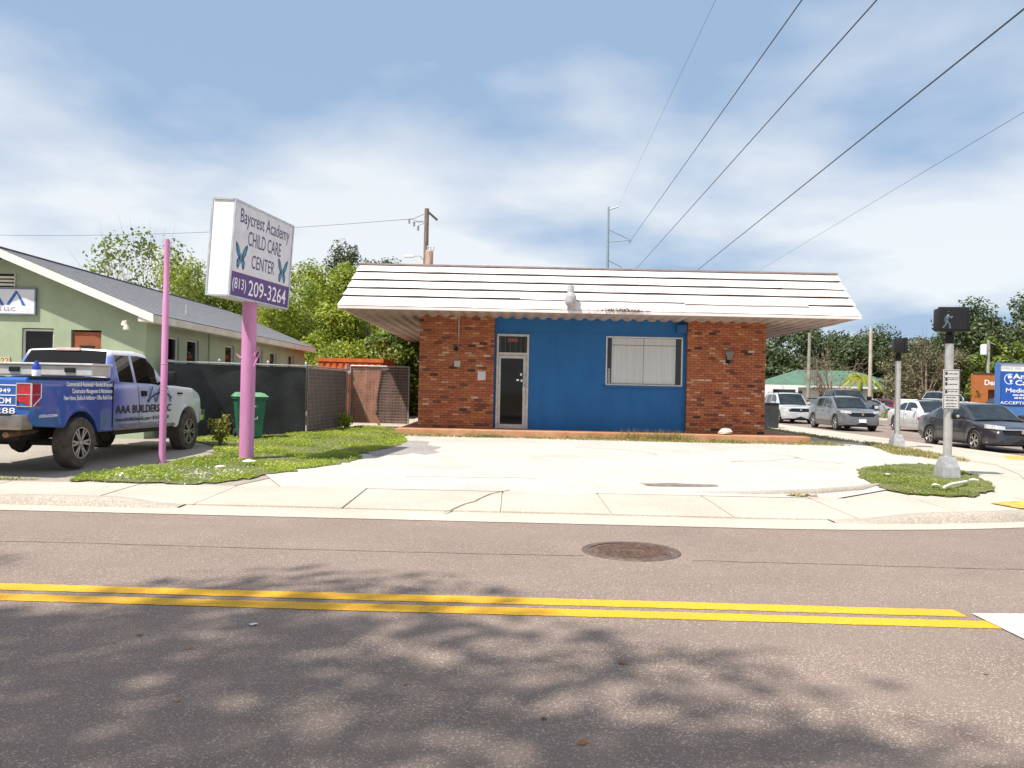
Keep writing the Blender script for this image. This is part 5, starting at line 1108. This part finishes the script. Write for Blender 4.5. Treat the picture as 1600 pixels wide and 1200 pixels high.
grass('slab_weeds', 'ragged strip of grass along the terracotta slab edge', [(-3.2, 21.45), (0, 21.5), (3, 21.35), (5.5, 21.35), (8.2, 21.3), (8.9, 21.6), (8.3, 22.1), (7.9, 21.93), (-3.1, 21.93)], 9000, 0.085, GRD, 0.35, 0.025, thin=0.5)
grass('slab_weeds', 'taller seeding weeds against the blue wall foot', [(2.0, 21.6), (4.9, 21.6), (4.9, 21.93), (2.0, 21.93)], 700, 0.30, GRD, 0.1, 0.02)
grass('verge_weeds', 'dry grass tuft between walk and lot near the far signal', [(9.0, 19.6), (10.4, 18.8), (10.7, 20.2), (10.7, 23.5), (10.3, 24.5), (9.6, 22)], 5000, 0.11, GRD, 0.3, 0.025)
grass('verge_weeds', 'thin grass line beside the building pavement edge', [(9.3, 24.5), (10.6, 24.5), (10.7, 42), (9.8, 42)], 5000, 0.08, GRD, 0.3, 0.03)
grass('crack_weeds', 'small yellow weed tuft at the lot edge on the sidewalk', blob(4.25, 12.15, 0.22, 0.08, sd=2), 300, 0.05, GRD, 0.6, 0.025)
grass('crack_weeds', 'thin weeds in the driveway joint near the blue pickup', [(-8.4, 12.0), (-6.9, 12.1), (-6.9, 12.25), (-8.4, 12.12)], 500, 0.05, GR, 0.5, 0.02)
def plant(name, label, loc, h, n, mat, sz, spread=0.3):
    t = thing(name, loc, label, 'plant'); V = []; st = MB()
    for k in range(9):
        a = random.uniform(0, 6.28); e = Vector((math.cos(a)*spread*random.uniform(.2, 1), math.sin(a)*spread*random.uniform(.2, 1), h*random.uniform(.6, 1))); st.tube([(0, 0, -.02), e*0.5+Vector((0, 0, .1*h)), e], [.008, .006, .003], 4); V += [(0, 0, 0), e]
    st.build('stem', BARK, t, local=True)
    ends = [Vector(V[i]) for i in range(1, len(V), 2)]
    Vv, F = leafcloud(n, sz, lambda: tuple(random.choice(ends)*random.uniform(.3, 1.02)+Vector((random.gauss(0, .05), random.gauss(0, .05), random.gauss(0, .04)))))
    raw('foliage', Vv, F, mat, t)
plant('shrub', 'yellow green weed shrub by the front wheel of the blue pickup', (-6.35, 18.2, gz(-6.35, 18.2)), 0.75, 260, leafmat('yellow_leaf', (0.35, 0.30, 0.04), (0.14, 0.17, 0.03)), 0.05, 0.3)
plant('shrub', 'low leafy weeds at the foot of the brown fence', (-4.9, 24.6, 0.3), 0.4, 200, GRB, 0.06, 0.4)
plant('shrub', 'small leafy weed poking over the black fence by the bin', (-7.3, 20.9, 0.9), 0.5, 60, LEAFD, 0.05, 0.12)
# litter
LIT = pmat('litter_white', (0.75, 0.75, 0.75), 0.7, 0.05)
def scrap(x, y, z, s, lab, mat=LIT, cat='litter'):
    rr = random.Random(int(x*100)); mb = MB(); n = 7
    mb.add([(x+s*math.cos(i*6.28/n)*rr.uniform(.6, 1.2), y+s*.7*math.sin(i*6.28/n)*rr.uniform(.6, 1.2), z+rr.uniform(0, s*.25)) for i in range(n)]+[(x, y, z+s*.35)], [(i, (i+1) % n, n) for i in range(n)])
    return setp(mb.build('litter', mat), lab, cat, 'litter lying about')
scrap(-1.62, 5.35, 0.004, 0.035, 'white scrap lying on the shaded road')
scrap(7.85, 14.1, 0.17, 0.11, 'crumpled white paper on the round grass patch'); scrap(6.85, 13.4, 0.15, 0.09, 'flat white wrapper in the grass below the signal'); scrap(6.75, 14.9, 0.16, 0.08, 'white scrap at the back of the grass patch')
scrap(-4.55, 14.5, 0.19, 0.12, 'crumpled white bag in the grass by the pink sign pole'); scrap(-4.75, 13.6, 0.17, 0.10, 'flat white paper in the grass before the pink sign pole')
mb = MB(); mb.tube([(6.75, 12.95, 0.17), (7.05, 13.3, 0.185), (7.6, 13.85, 0.18)], 0.02, 6); setp(mb.build('stick', LIT), 'white stick lying across the round grass patch', 'stick')
V, F = leafcloud(10, 0.03, lambda: (random.uniform(-3, 3.5), random.uniform(2.6, 5.5), 0.012), 5); setp(raw('fallen_leaves', V, F, leafmat('orange_leaf', (0.4, 0.16, 0.05), (0.2, 0.09, 0.03), .1)), 'scattered brown leaves on the road', 'leaves', kind='stuff')
V, F = leafcloud(260, 0.03, lambda: (random.uniform(-6.2, -4.2), random.gauss(12.9, 0.5), gz(-5, 12.9)+0.05), 3); setp(raw('flowers', V, F, leafmat('clover_white', (0.6, 0.6, 0.55), (0.4, 0.42, 0.35), .2)), 'tiny pale clover flowers in the verge grass', 'flowers', kind='stuff')

# ---------------------------------------------------------------- trees
def tree(name, label, loc, h, rx, ry, n, lsize, mat, clumps=26, trunk_r=0.2, lo=0.3, seed=1, group=None, bare=False, fill=0.75, cat='tree', rzs=None):
    rr = random.Random(seed); rg = np.random.default_rng(seed); t = thing(name, loc, label, cat, group)
    cz = h*(lo+1)/2; rz = h*(1-lo)/2; cs = []
    while len(cs) < clumps:
        p = Vector((rr.uniform(-1, 1), rr.uniform(-1, 1), rr.uniform(-1, 1)))
        if p.length > 1 or p.length < 0.35: continue
        cs.append((Vector((p.x*rx, p.y*ry, cz+p.z*rz)), rr.uniform(0.20, 0.40)))
    tr = MB(); fork = Vector((0, 0, h*lo*0.8))
    tr.tube([(0, 0, -.1), (rr.uniform(-.1, .1), 0, h*lo*.4), fork, (0, 0, h*.7)], [trunk_r*1.25, trunk_r, trunk_r*.8, trunk_r*.25], 9)
    for c, _ in cs[:16]:
        m_ = fork.lerp(c, .5)+Vector((rr.uniform(-.1, .1)*rx, rr.uniform(-.1, .1)*ry, -.05*h)); tr.tube([fork*rr.uniform(.8, 1.1), m_, c], [trunk_r*.5, trunk_r*.28, trunk_r*.08], 5)
        if bare:
            for _k in range(10):
                e = c+Vector((rr.gauss(0, .28)*rx, rr.gauss(0, .28)*ry, rr.gauss(.05, .22)*rz)); tr.tube([m_.lerp(c, rr.random()), m_.lerp(e, .6), e], [trunk_r*.12, trunk_r*.08, trunk_r*.03], 3)
    tr.build('trunk', BARK if not bare else pmat('bare_bark', (0.30, 0.21, 0.16), 0.9, 0.2, 5), t, local=True, smooth=True)
    if n:
        w_ = np.array([c[1]**2 for c in cs]); ids = rg.choice(len(cs), n, p=w_/w_.sum()); C = np.array([c[0][:] for c in cs])[ids]; S = np.array([c[1] for c in cs])[ids]
        d = rg.normal(size=(n, 3)); d /= np.linalg.norm(d, axis=1)[:, None]; rad = rg.random(n)**(1/2.2)
        P = C+d*(rad*S)[:, None]*np.array([rx, ry, rz*0.85])*1.05
        nn = d+rg.normal(size=(n, 3))*0.7; nn[:, 2] += 0.5; nn /= np.linalg.norm(nn, axis=1)[:, None]
        u = np.cross(nn, rg.normal(size=(n, 3))); u /= np.linalg.norm(u, axis=1)[:, None]; v = np.cross(nn, u); s = lsize*rg.uniform(.6, 1.35, (n, 1)); u *= s; v *= s*.55
        V = np.stack([P-u, P+v, P+u, P-v], 1).reshape(-1, 3); raw('crown', V, np.arange(4*n).reshape(-1, 4), mat, t)
    return t
LY = leafmat('leaf_yellow_green', (0.43, 0.47, 0.05), (0.12, 0.20, 0.025), 0.42); LO = leafmat('leaf_oak', (0.095, 0.125, 0.04), (0.035, 0.055, 0.018), 0.25); LG = leafmat('leaf_green', (0.24, 0.30, 0.04), (0.05, 0.09, 0.015), 0.35); LDRY = leafmat('leaf_olive_dry', (0.20, 0.17, 0.09), (0.09, 0.085, 0.04), 0.25)
def tr_at(px, py, Y, **k):
    p = at(px, py, Y); return (p.x, Y, 0.0), p.z
for i, (px, py, Y, rx, mat, lab, sd, n) in enumerate([
    (480, 384, 44, 3.0, LY, 'yellow green tree behind the orange container', 3, 15000), (575, 452, 40, 2.6, LY, 'low bright green tree beside the brick wall behind the gate', 4, 15000), (635, 500, 37, 1.9, LG, 'small leafy tree close behind the brick wall', 8, 9000),
    (310, 408, 48, 3.0, LY, 'yellow green tree behind the grey roof beside the sign', 5, 11000), (395, 440, 52, 3.4, LG, 'mid green tree behind the sign pole', 6, 11000), (545, 394, 75, 3.2, LO, 'dark oak rising behind the yellow green tree', 7, 9000), (598, 402, 85, 3.6, LO, 'dark oak showing above the canopy corner', 9, 9000)]):
    loc, z = tr_at(px, py, Y); tree('leafy_tree', lab, loc, z, rx, rx, int(n*2.4), 0.085 if Y < 60 else 0.13, mat, 44, 0.16, 0.08 if Y < 45 else 0.15, sd, 'trees behind the fence')
loc, z = tr_at(225, 362, 42); tree('sparse_tree', 'thin airy tree with open twigs behind the green house roof', loc, z, 2.6, 2.4, 2600, 0.11, LG, 30, 0.10, 0.3, 11, bare=True)
loc, z = tr_at(150, 400, 46); tree('sparse_tree', 'small sparse treetop low over the green house ridge', loc, z, 1.8, 1.6, 1200, 0.10, LG, 20, 0.08, 0.4, 12, bare=True)
loc, z = tr_at(917, 409, 70); tree('leafy_tree', 'tree tip just showing above the canopy top', loc, z, 1.0, 1.0, 2500, 0.15, LG, 16, 0.15, 0.4, 13, 'trees behind the fence')
loc, z = tr_at(-30, 375, 50); tree('leafy_tree', 'dark tree at the end of the green house ridge', loc, z, 2.0, 2.0, 6000, 0.15, LO, 20, 0.15, 0.3, 14, 'trees behind the fence')
oaks = [(1215, 545, 95, 6.5), (1268, 510, 105, 7.5), (1330, 522, 112, 7.0), (1395, 516, 110, 7.5), (1455, 535, 118, 7), (1520, 500, 98, 6.5), (1568, 474, 92, 7.0), (1630, 460, 96, 8.0), (1180, 555, 120, 7), (1700, 470, 90, 8)]
olab = ['oak over the brick corner edge', 'tall oak behind the green roof ridge', 'oak behind the bare tree', 'oak between the two signal posts', 'lower oak behind the dry tree', 'oak behind the signal head with the walking figure', 'tall oak above the orange shop', 'tall oak behind the blue medical sign', 'far oak hidden by the brick corner', 'oak beyond the blue medical sign']
for i, (px, py, Y, rx) in enumerate(oaks):
    loc, z = tr_at(px, py, Y); tree('oak_tree', 'dark green '+olab[i], loc, z, rx, rx*0.8, 20000, 0.21, LO, 46, 0.4, 0.02, 20+i, 'oaks across the street')
loc, z = tr_at(1300, 548, 68); tree('bare_tree', 'bare brown leafless tree before the green roof', loc, z, 2.6, 2.2, 500, 0.07, LDRY, 30, 0.16, 0.28, 40, bare=True)
loc, z = tr_at(1448, 532, 72); tree('dry_tree', 'olive brown half bare tree behind the white sedan', loc, z, 3.9, 3.2, 7000, 0.13, LDRY, 36, 0.2, 0.1, 41, bare=True)
loc, z = tr_at(1512, 568, 70); tree('leafy_tree', 'bright green small tree beside the orange shop', loc, z, 1.6, 1.6, 5000, 0.16, LG, 18, 0.1, 0.1, 42)
loc, z = tr_at(1575, 528, 80); tree('leafy_tree', 'mid green tree above the orange shop roof', loc, z, 3.0, 2.6, 6000, 0.2, LG, 24, 0.15, 0.2, 43)
# the tree whose shade lies over the near road
tree('shade_tree', 'broad oak standing behind the viewpoint that shades the road', (-9.2, -1.8, 0.1), 11.5, 6.1, 4.8, 19000, 0.14, LO, 46, 0.35, 0.5, 55)
# palm
loc, z = tr_at(1345, 590, 62); pl = thing('palm_tree', loc, 'small yellow green palm before the white house', 'palm')
MB().tube([(0, 0, -.1), (.05, 0, z*.5), (0, 0, z)], [.16, .13, .12], 8).build('trunk', BARK, pl, local=True)
for k in range(20):
    a = k*2.4; el = random.uniform(-.1, 1.15); mb = MB(); L_ = random.uniform(1.3, 1.7); pts = []
    for i in range(8):
        s = i/7; pts.append(Vector((math.cos(a)*L_*s*math.cos(el*.8), math.sin(a)*L_*s*math.cos(el*.8), z+L_*(math.sin(el)*s-.75*s*s))))
    sd_ = Vector((-math.sin(a), math.cos(a), 0))
    for i in range(1, 8):
        for j in (0, .5):
            p = pts[i-1].lerp(pts[i], j)
            for s in (-1, 1):
                e = p+sd_*s*.42*(1.1-i/9)+(pts[i]-pts[i-1])*.7+Vector((0, 0, -.2)); mb.add([p, p+(pts[i]-pts[i-1])*.6, e], [(0, 1, 2)])
    mb.build('frond', leafmat('palm_leaf', (0.33, 0.33, 0.03), (0.13, 0.18, 0.02), .3), pl, local=True)

# ---------------------------------------------------------------- far buildings, sign, poles and wires
h1 = thing('white_house', (*at(1320, 600, 80).xy, 0), 'white house with a wide green hip roof across the street', 'house')
X0, X1 = at(1208, 600, 80).x, at(1432, 600, 80).x; GRF = pmat('green_roof', (0.085, 0.165, 0.115), 0.8, 0.15, 1.2, 0.2); HW = pmat('house_white', (0.62, 0.62, 0.60), 0.7, 0.05, 2)
MB().box(X0+.6, X1-.6, 80.6, 89.4, 0, 2.5).build('wall', HW, h1)
mb = MB(); rzt = 4.15; mb.add([(X0, 80, 2.45), (X1, 80, 2.45), (X1, 90, 2.45), (X0, 90, 2.45), (X0+4.0, 85, rzt), (X1-4.0, 85, rzt)], [(0, 1, 5, 4), (1, 2, 5), (2, 3, 4, 5), (3, 0, 4), (0, 3, 2, 1)]); rfo = mb.build('roof', GRF, h1)
MB().box(X0-.02, X1+.02, 79.96, 80.02, 2.32, 2.5).build('fascia', WHITE, rfo)
for i in range(5):
    xw = X0+2+i*2.6; fw = MB().box(xw, xw+1.1, 80.55, 80.62, 0.9, 2.1).build('window', WHITE, h1); MB().box(xw+.08, xw+1.02, 80.53, 80.56, .98, 2.02).build('pane', GLASS, fw)
h2 = thing('white_shed', (*at(1200, 600, 92).xy, 0), 'small white gabled house far beside the brick corner', 'house')
xa, xb = at(1185, 600, 92).x, at(1212, 600, 92).x; MB().box(xa, xb, 92, 97, 0, 2.4).build('wall', HW, h2)
MB().prism([(xa-.2, 91.8, 2.4), (xb+.2, 91.8, 2.4), ((xa+xb)/2, 91.8, 3.6)], (0, 5.4, 0)).build('roof', pmat('grey_roof', (0.3, 0.3, 0.31), 0.8), h2); MB().prism([(xa+.1, 91.75, 2.45), (xb-.1, 91.75, 2.45), ((xa+xb)/2, 91.75, 3.35)], (0, .04, 0)).build('gable', HW, h2)
h3 = thing('white_shop', (*at(1228, 610, 66).xy, 0), 'white flat roofed shop front with wide dark window', 'shop')
xa, xb = at(1192, 610, 66).x, at(1247, 610, 66).x; m = MB(); m.box(xa, xb, 66, 70, 0, .9); m.box(xa, xb, 66, 70, 2.0, 2.35); m.box(xb-.18, xb, 66, 70, .9, 2.0); m.box(xa, xa+.8, 66, 70, .9, 2.0); m.build('wall', WHITE, h3)
MB().box(xa+.8, xb-.18, 66.1, 66.15, .9, 2.0).build('pane', CARGL, h3)
h4 = thing('orange_shop', (*at(1545, 600, 68).xy, 0), 'orange stucco shop with white sign lettering behind the blue sign', 'shop')
xa = at(1520, 600, 68).x; xb = xa+9; ORS = pmat('orange_stucco', (0.42, 0.13, 0.035), 0.8, 0.08, 2)
wall_with_holes(xa, xb, 0, 3.65, [(xa+1.25, xa+2.0, 0, 2.35)], 68, 68.3).build('wall', ORS, h4); MB().prism([(xa+.02, 68.3, 0), (xa+.32, 68.3, 0), (xa+5.0, 76, 0), (xa+4.7, 76, 0)], (0, 0, 3.65)).build('side_wall', ORS, h4); MB().prism([(xa+.32, 68.3, 3.5), (xb, 68.3, 3.5), (xb, 76, 3.5), (xa+5.0, 76, 3.5)], (0, 0, .1)).build('roof', DARK, h4)
MB().box(xa+1.2, xa+2.1, 68.35, 68.4, 0, 2.4).build('door', pmat('brown_door', (0.12, 0.05, 0.03), 0.6), h4); MB().box(xa-.04, xb, 67.96, 68.0, 3.6, 3.7).build('coping', pmat('dark_coping', (0.06, 0.04, 0.035), 0.7), h4)
lettering('Denti', (xa+.92, 67.98, 2.72), (1, 0, 0), (0, 0, 1), .60, TXW, h4, bold=.02, width=1.35)
bs = thing('medical_sign', (*at(1600, 650, 42).xy, 0), 'blue medical center monument sign with white lettering across the street', 'sign')
xa = at(1556, 600, 42).x; xb = xa+4.3; SB_ = pmat('sign_blue', (0.012, 0.09, 0.42), 0.45, 0.08, 3); SB2 = pmat('sign_blue_frame', (0.06, 0.16, 0.42), 0.45, 0.06)
zt, z1_, zb_ = 3.42, 2.98, 1.27
MB().box(xa+.22, xb, 42.06, 42.4, zb_, z1_-.02).build('face', SB_, bs); MB().box(xa+.22, xb, 42.06, 42.4, z1_+.01, zt-.05).build('top_panel', WHITE, bs)
m = MB(); m.box(xa+.05, xa+.22, 41.98, 42.2, .0, zt); m.box(xa+.22, xb, 42.0, 42.45, zt-.05, zt); m.box(xa+.22, xb, 42.02, 42.45, .62, zb_); m.box(xa+.22, xa+.7, 42.04, 42.44, 0, .62); m.box(xb-.5, xb, 42.04, 42.44, 0, .62); fo = m.build('frame', SB2, bs)
MB().box(xa+.22, xb, 42.0, 42.05, zb_-.03, zb_+.03).build('shadow_gap', pmat('navy', (0.008, 0.03, 0.14), 0.5), fo); MB().box(xa+.28, xa+.52, 42.0, 42.018, .70, .83).build('number_plate', TXW, fo)
def mst(tx, x, z, size, width, mat=TXW, bold=.012): lettering(tx, (xa+x, 42.05, z), (1, 0, 0), (0, 0, 1), size, mat, bs, width=width, bold=bold)
marks((xa+.34, 42.05, z1_+.12), (1, 0, 0), (0, 0, 1), .95, .16, pmat('pale_grey', (0.55, 0.54, 0.6), 0.5), bs, 2, False); marks((xa+1.55, 42.05, z1_+.12), (1, 0, 0), (0, 0, 1), .9, .16, pmat('pale_red', (0.65, 0.35, 0.33), 0.5), bs, 5, False)
mst('American', .90, 2.62, .36, 2.1, bold=.02); mst('Care', 1.0, 2.30, .36, 1.05, bold=.02); mst('Medical Center', .52, 1.93, .30, 2.6); marks((xa+.9, 42.05, 1.76), (1, 0, 0), (0, 0, 1), 1.7, .10, TXW, bs, 6, False); marks((xa+.98, 42.05, 1.61), (1, 0, 0), (0, 0, 1), 1.6, .10, TXW, bs, 7, False); mst('ACCEPTING  MEDICARE', .25, 1.33, .20, 3.3)
m = MB(); cxg, czg = xa+.72, 2.60
for i in range(22):
    a0, a1 = 1.0+i*.2, 1.0+(i+1)*.2; m.add([(cxg+r_*math.cos(a), 42.05, czg+r_*math.sin(a)) for r_, a in ((.27, a0), (.27, a1), (.235, a1), (.235, a0))], [(0, 1, 2, 3)])
m.add([(cxg+x, 42.05, czg+z) for x, z in ((-.1, .17), (.05, .2), (.14, .1), (.04, .02), (-.02, .06), (-.06, .0))], [tuple(range(6))]); m.add([(cxg+x, 42.05, czg+z) for x, z in ((.0, -.05), (.13, -.03), (.15, -.1), (.05, -.22), (.02, -.12))], [tuple(range(5))]); m.build('globe_mark', TXW, bs)
for k, (px, Y) in enumerate(((1592, 40.5), (1345, 58), (1372, 58))):
    p = at(px, 640, Y); Vh, F = leafcloud(1500 if k == 0 else 500, .05, lambda: (random.uniform(-2.2 if k == 0 else -.7, 2.2 if k == 0 else .7), random.gauss(0, .22), abs(random.gauss(.3, .16)))); hd = thing('hedge', (p.x+(1.5 if k == 0 else 0), Y, .05), ['low clipped hedge before the blue medical sign', 'low green shrub by the pale street pole', 'low green shrub before the maroon sedan'][k], 'hedge')
    MB().tube([(-.6, 0, 0), (0, 0, .2), (.6, 0, 0)], .02, 4).build('stem', BARK, hd, local=True); raw('foliage', Vh, F, GR, hd)
def wood_pole(px, ptop, Y, r, mat, label, name='utility_pole'):
    p = at(px, ptop, Y); t = thing(name, (p.x, Y, 0), label, 'pole'); MB().tube([(0, 0, -.2), (0, 0, p.z)], [r*1.2, r*.85], 12).build('pole', mat, t, local=True, smooth=True); return t, p.z
WOOD = pmat('weathered_wood', (0.22, 0.17, 0.14), 0.9, 0.25, 5, 0.4, stretch=(6, 6, .5)); PCON = pmat('pole_concrete', (0.46, 0.40, 0.32), 0.8, 0.1, 4)
wood_pole(1265, 520, 58, .12, pmat('grey_wood', (0.28, 0.27, 0.22), 0.9, 0.2, 5), 'grey green wooden pole before the green roof')
wood_pole(1361, 510, 50, .105, PCON, 'pale slim concrete pole beside the palm')
t, z = wood_pole(1545, 532, 78, .15, pmat('grey_wood2', (0.36, 0.34, 0.30), 0.9, 0.2, 5), 'grey pole with white transformer above the orange shop')
MB().lathe([(.05, 0), (.30, .02), (.30, .85), (.2, .95), (.02, .97)], (-.45, 0, z-1.35), n=16).build('transformer', WHITE, t, local=True, smooth=True); MB().tube([(0, 0, z-.15), (.5, -.2, z-.4)], .04, 6).build('arm', GALV, t, local=True)
up_, z = wood_pole(667, 326, 60, .19, WOOD, 'wooden utility pole with transformer behind the canopy')
m = MB(); m.tube([(.12, 0, z-.25), (.75, .3, z-.75)], .09, 6); m.build('cross_arm', WOOD, up_, local=True)
m = MB()
for k, (dx, dz) in enumerate(((-.9, -.95), (-.6, -1.25), (-1.25, -.75))):
    m.tube([(0, 0, z-.9-.1*k), (dx, 0, z+dz)], .018, 5); m.lathe([(.03, .12), (.09, .05), (.05, 0), (.1, -.06), (.05, -.12), (.1, -.2), (.03, -.26)], (dx, 0, z+dz-.1), n=8)
m.tube([(0, 0, z-.3), (-.95, 0, z-.75), (-1.9, 0, z-.85)], .025, 5); m.tube([(0, 0, z-.85), (-.7, 0, z-1.02)], .02, 5); m.build('insulators', pmat('insulator', (0.25, 0.25, 0.27), 0.5), up_, local=True)
m = MB(); m.lathe([(.05, 0), (.29, .03), (.29, 1.05), (.22, 1.12), (.02, 1.14)], (.28, -.35, z-4.2), n=16); tfm = m.build('transformer', pmat('rusty_can', (0.42, 0.15, 0.06), 0.7, 0.35, 3, 0, c2=(0.5, 0.44, 0.4), stretch=(5, 5, .6)), up_, local=True, smooth=True)
m = MB(); [m.lathe([(.03, 0), (.05, .08), (.03, .2), (.05, .28), (.02, .36)], (.15+.22*i, -.35, z-3.1), n=8) for i in range(3)]; m.build('bushing', GALV, tfm, local=True)
m = MB(); m.tube([(0, -.1, z-3.9), (-.4, -.2, z-3.45), (-.9, -.25, z-3.5)], .03, 6); ar = m.build('lamp_arm', GALV, up_, local=True); m = MB(); m.bbox(-1.55, -.8, -.4, -.1, z-3.62, z-3.42, .08); m.build('lamp_head', WHITE, ar, local=True, smooth=True)
p = at(951, 323, 120); tw = thing('transmission_pole', (p.x, 120, 0), 'slim grey steel transmission pole rising behind the canopy', 'pole'); STL = pmat('blue_steel', (0.30, 0.36, 0.42), 0.5, 0.1, 4, 0, 0.4)
MB().tube([(0, 0, 0), (0, 0, p.z)], [.45, .13], 10).build('pole', STL, tw, local=True); q = lambda px, py: at(px, py, 120)-Vector((p.x, 120, 0))
m = MB(); 
for a, b, r_ in (((951, 328), (966, 323), .1), ((951, 359), (985, 375), .06), ((951, 378), (985, 375), .07), ((951, 407), (972, 418), .07), ((985, 375), (983, 379), .12)): MB().tube([q(*a), q(*b)], r_, 6).build('arm', STL, tw, local=True)
CAB = pmat('cable', (0.03, 0.03, 0.033), 0.6)
def cable(label, a, b, r_, sag=.25):
    A = at(*a); B = at(*b); A2 = A+(A-B)*0.25; m = MB(); m.tube([A2.lerp(B, i/16)-Vector((0, 0, sag*4*(i/16)*(1-i/16))) for i in range(17)], r_, 5); setp(m.build('overhead_cable', CAB), label, 'cable', 'overhead cables')
cable('overhead wire running to the arm of the steel transmission pole', (1253, 0, 26), (983, 379, 120), .022, 0); cable('thick overhead wire sloping to the middle of the canopy top', (1370, 0, 26), (990, 425, 110), .024, 0)
cable('thickest dark overhead wire crossing the sky toward the right canopy', (1600, 14, 22), (1070, 438, 90), .026, 0); cable('thin low overhead wire sloping toward the canopy right end', (1600, 175, 30), (1170, 432, 100), .009, 0)
cable('faint thin overhead wire steeply rising above the transmission pole', (1118, 0, 30), (966, 323, 120), .007, 0)
pz = up_.location; m = MB(); A = Vector((pz.x-1.9, 60, z-.85)); Bp = at(-60, 366, 75); m.tube([A.lerp(Bp, i/10)-Vector((0, 0, .5*4*(i/10)*(1-i/10))) for i in range(11)], .014, 4); setp(m.build('overhead_cable', CAB), 'thin wire from the utility pole out over the green house', 'cable', 'overhead cables')
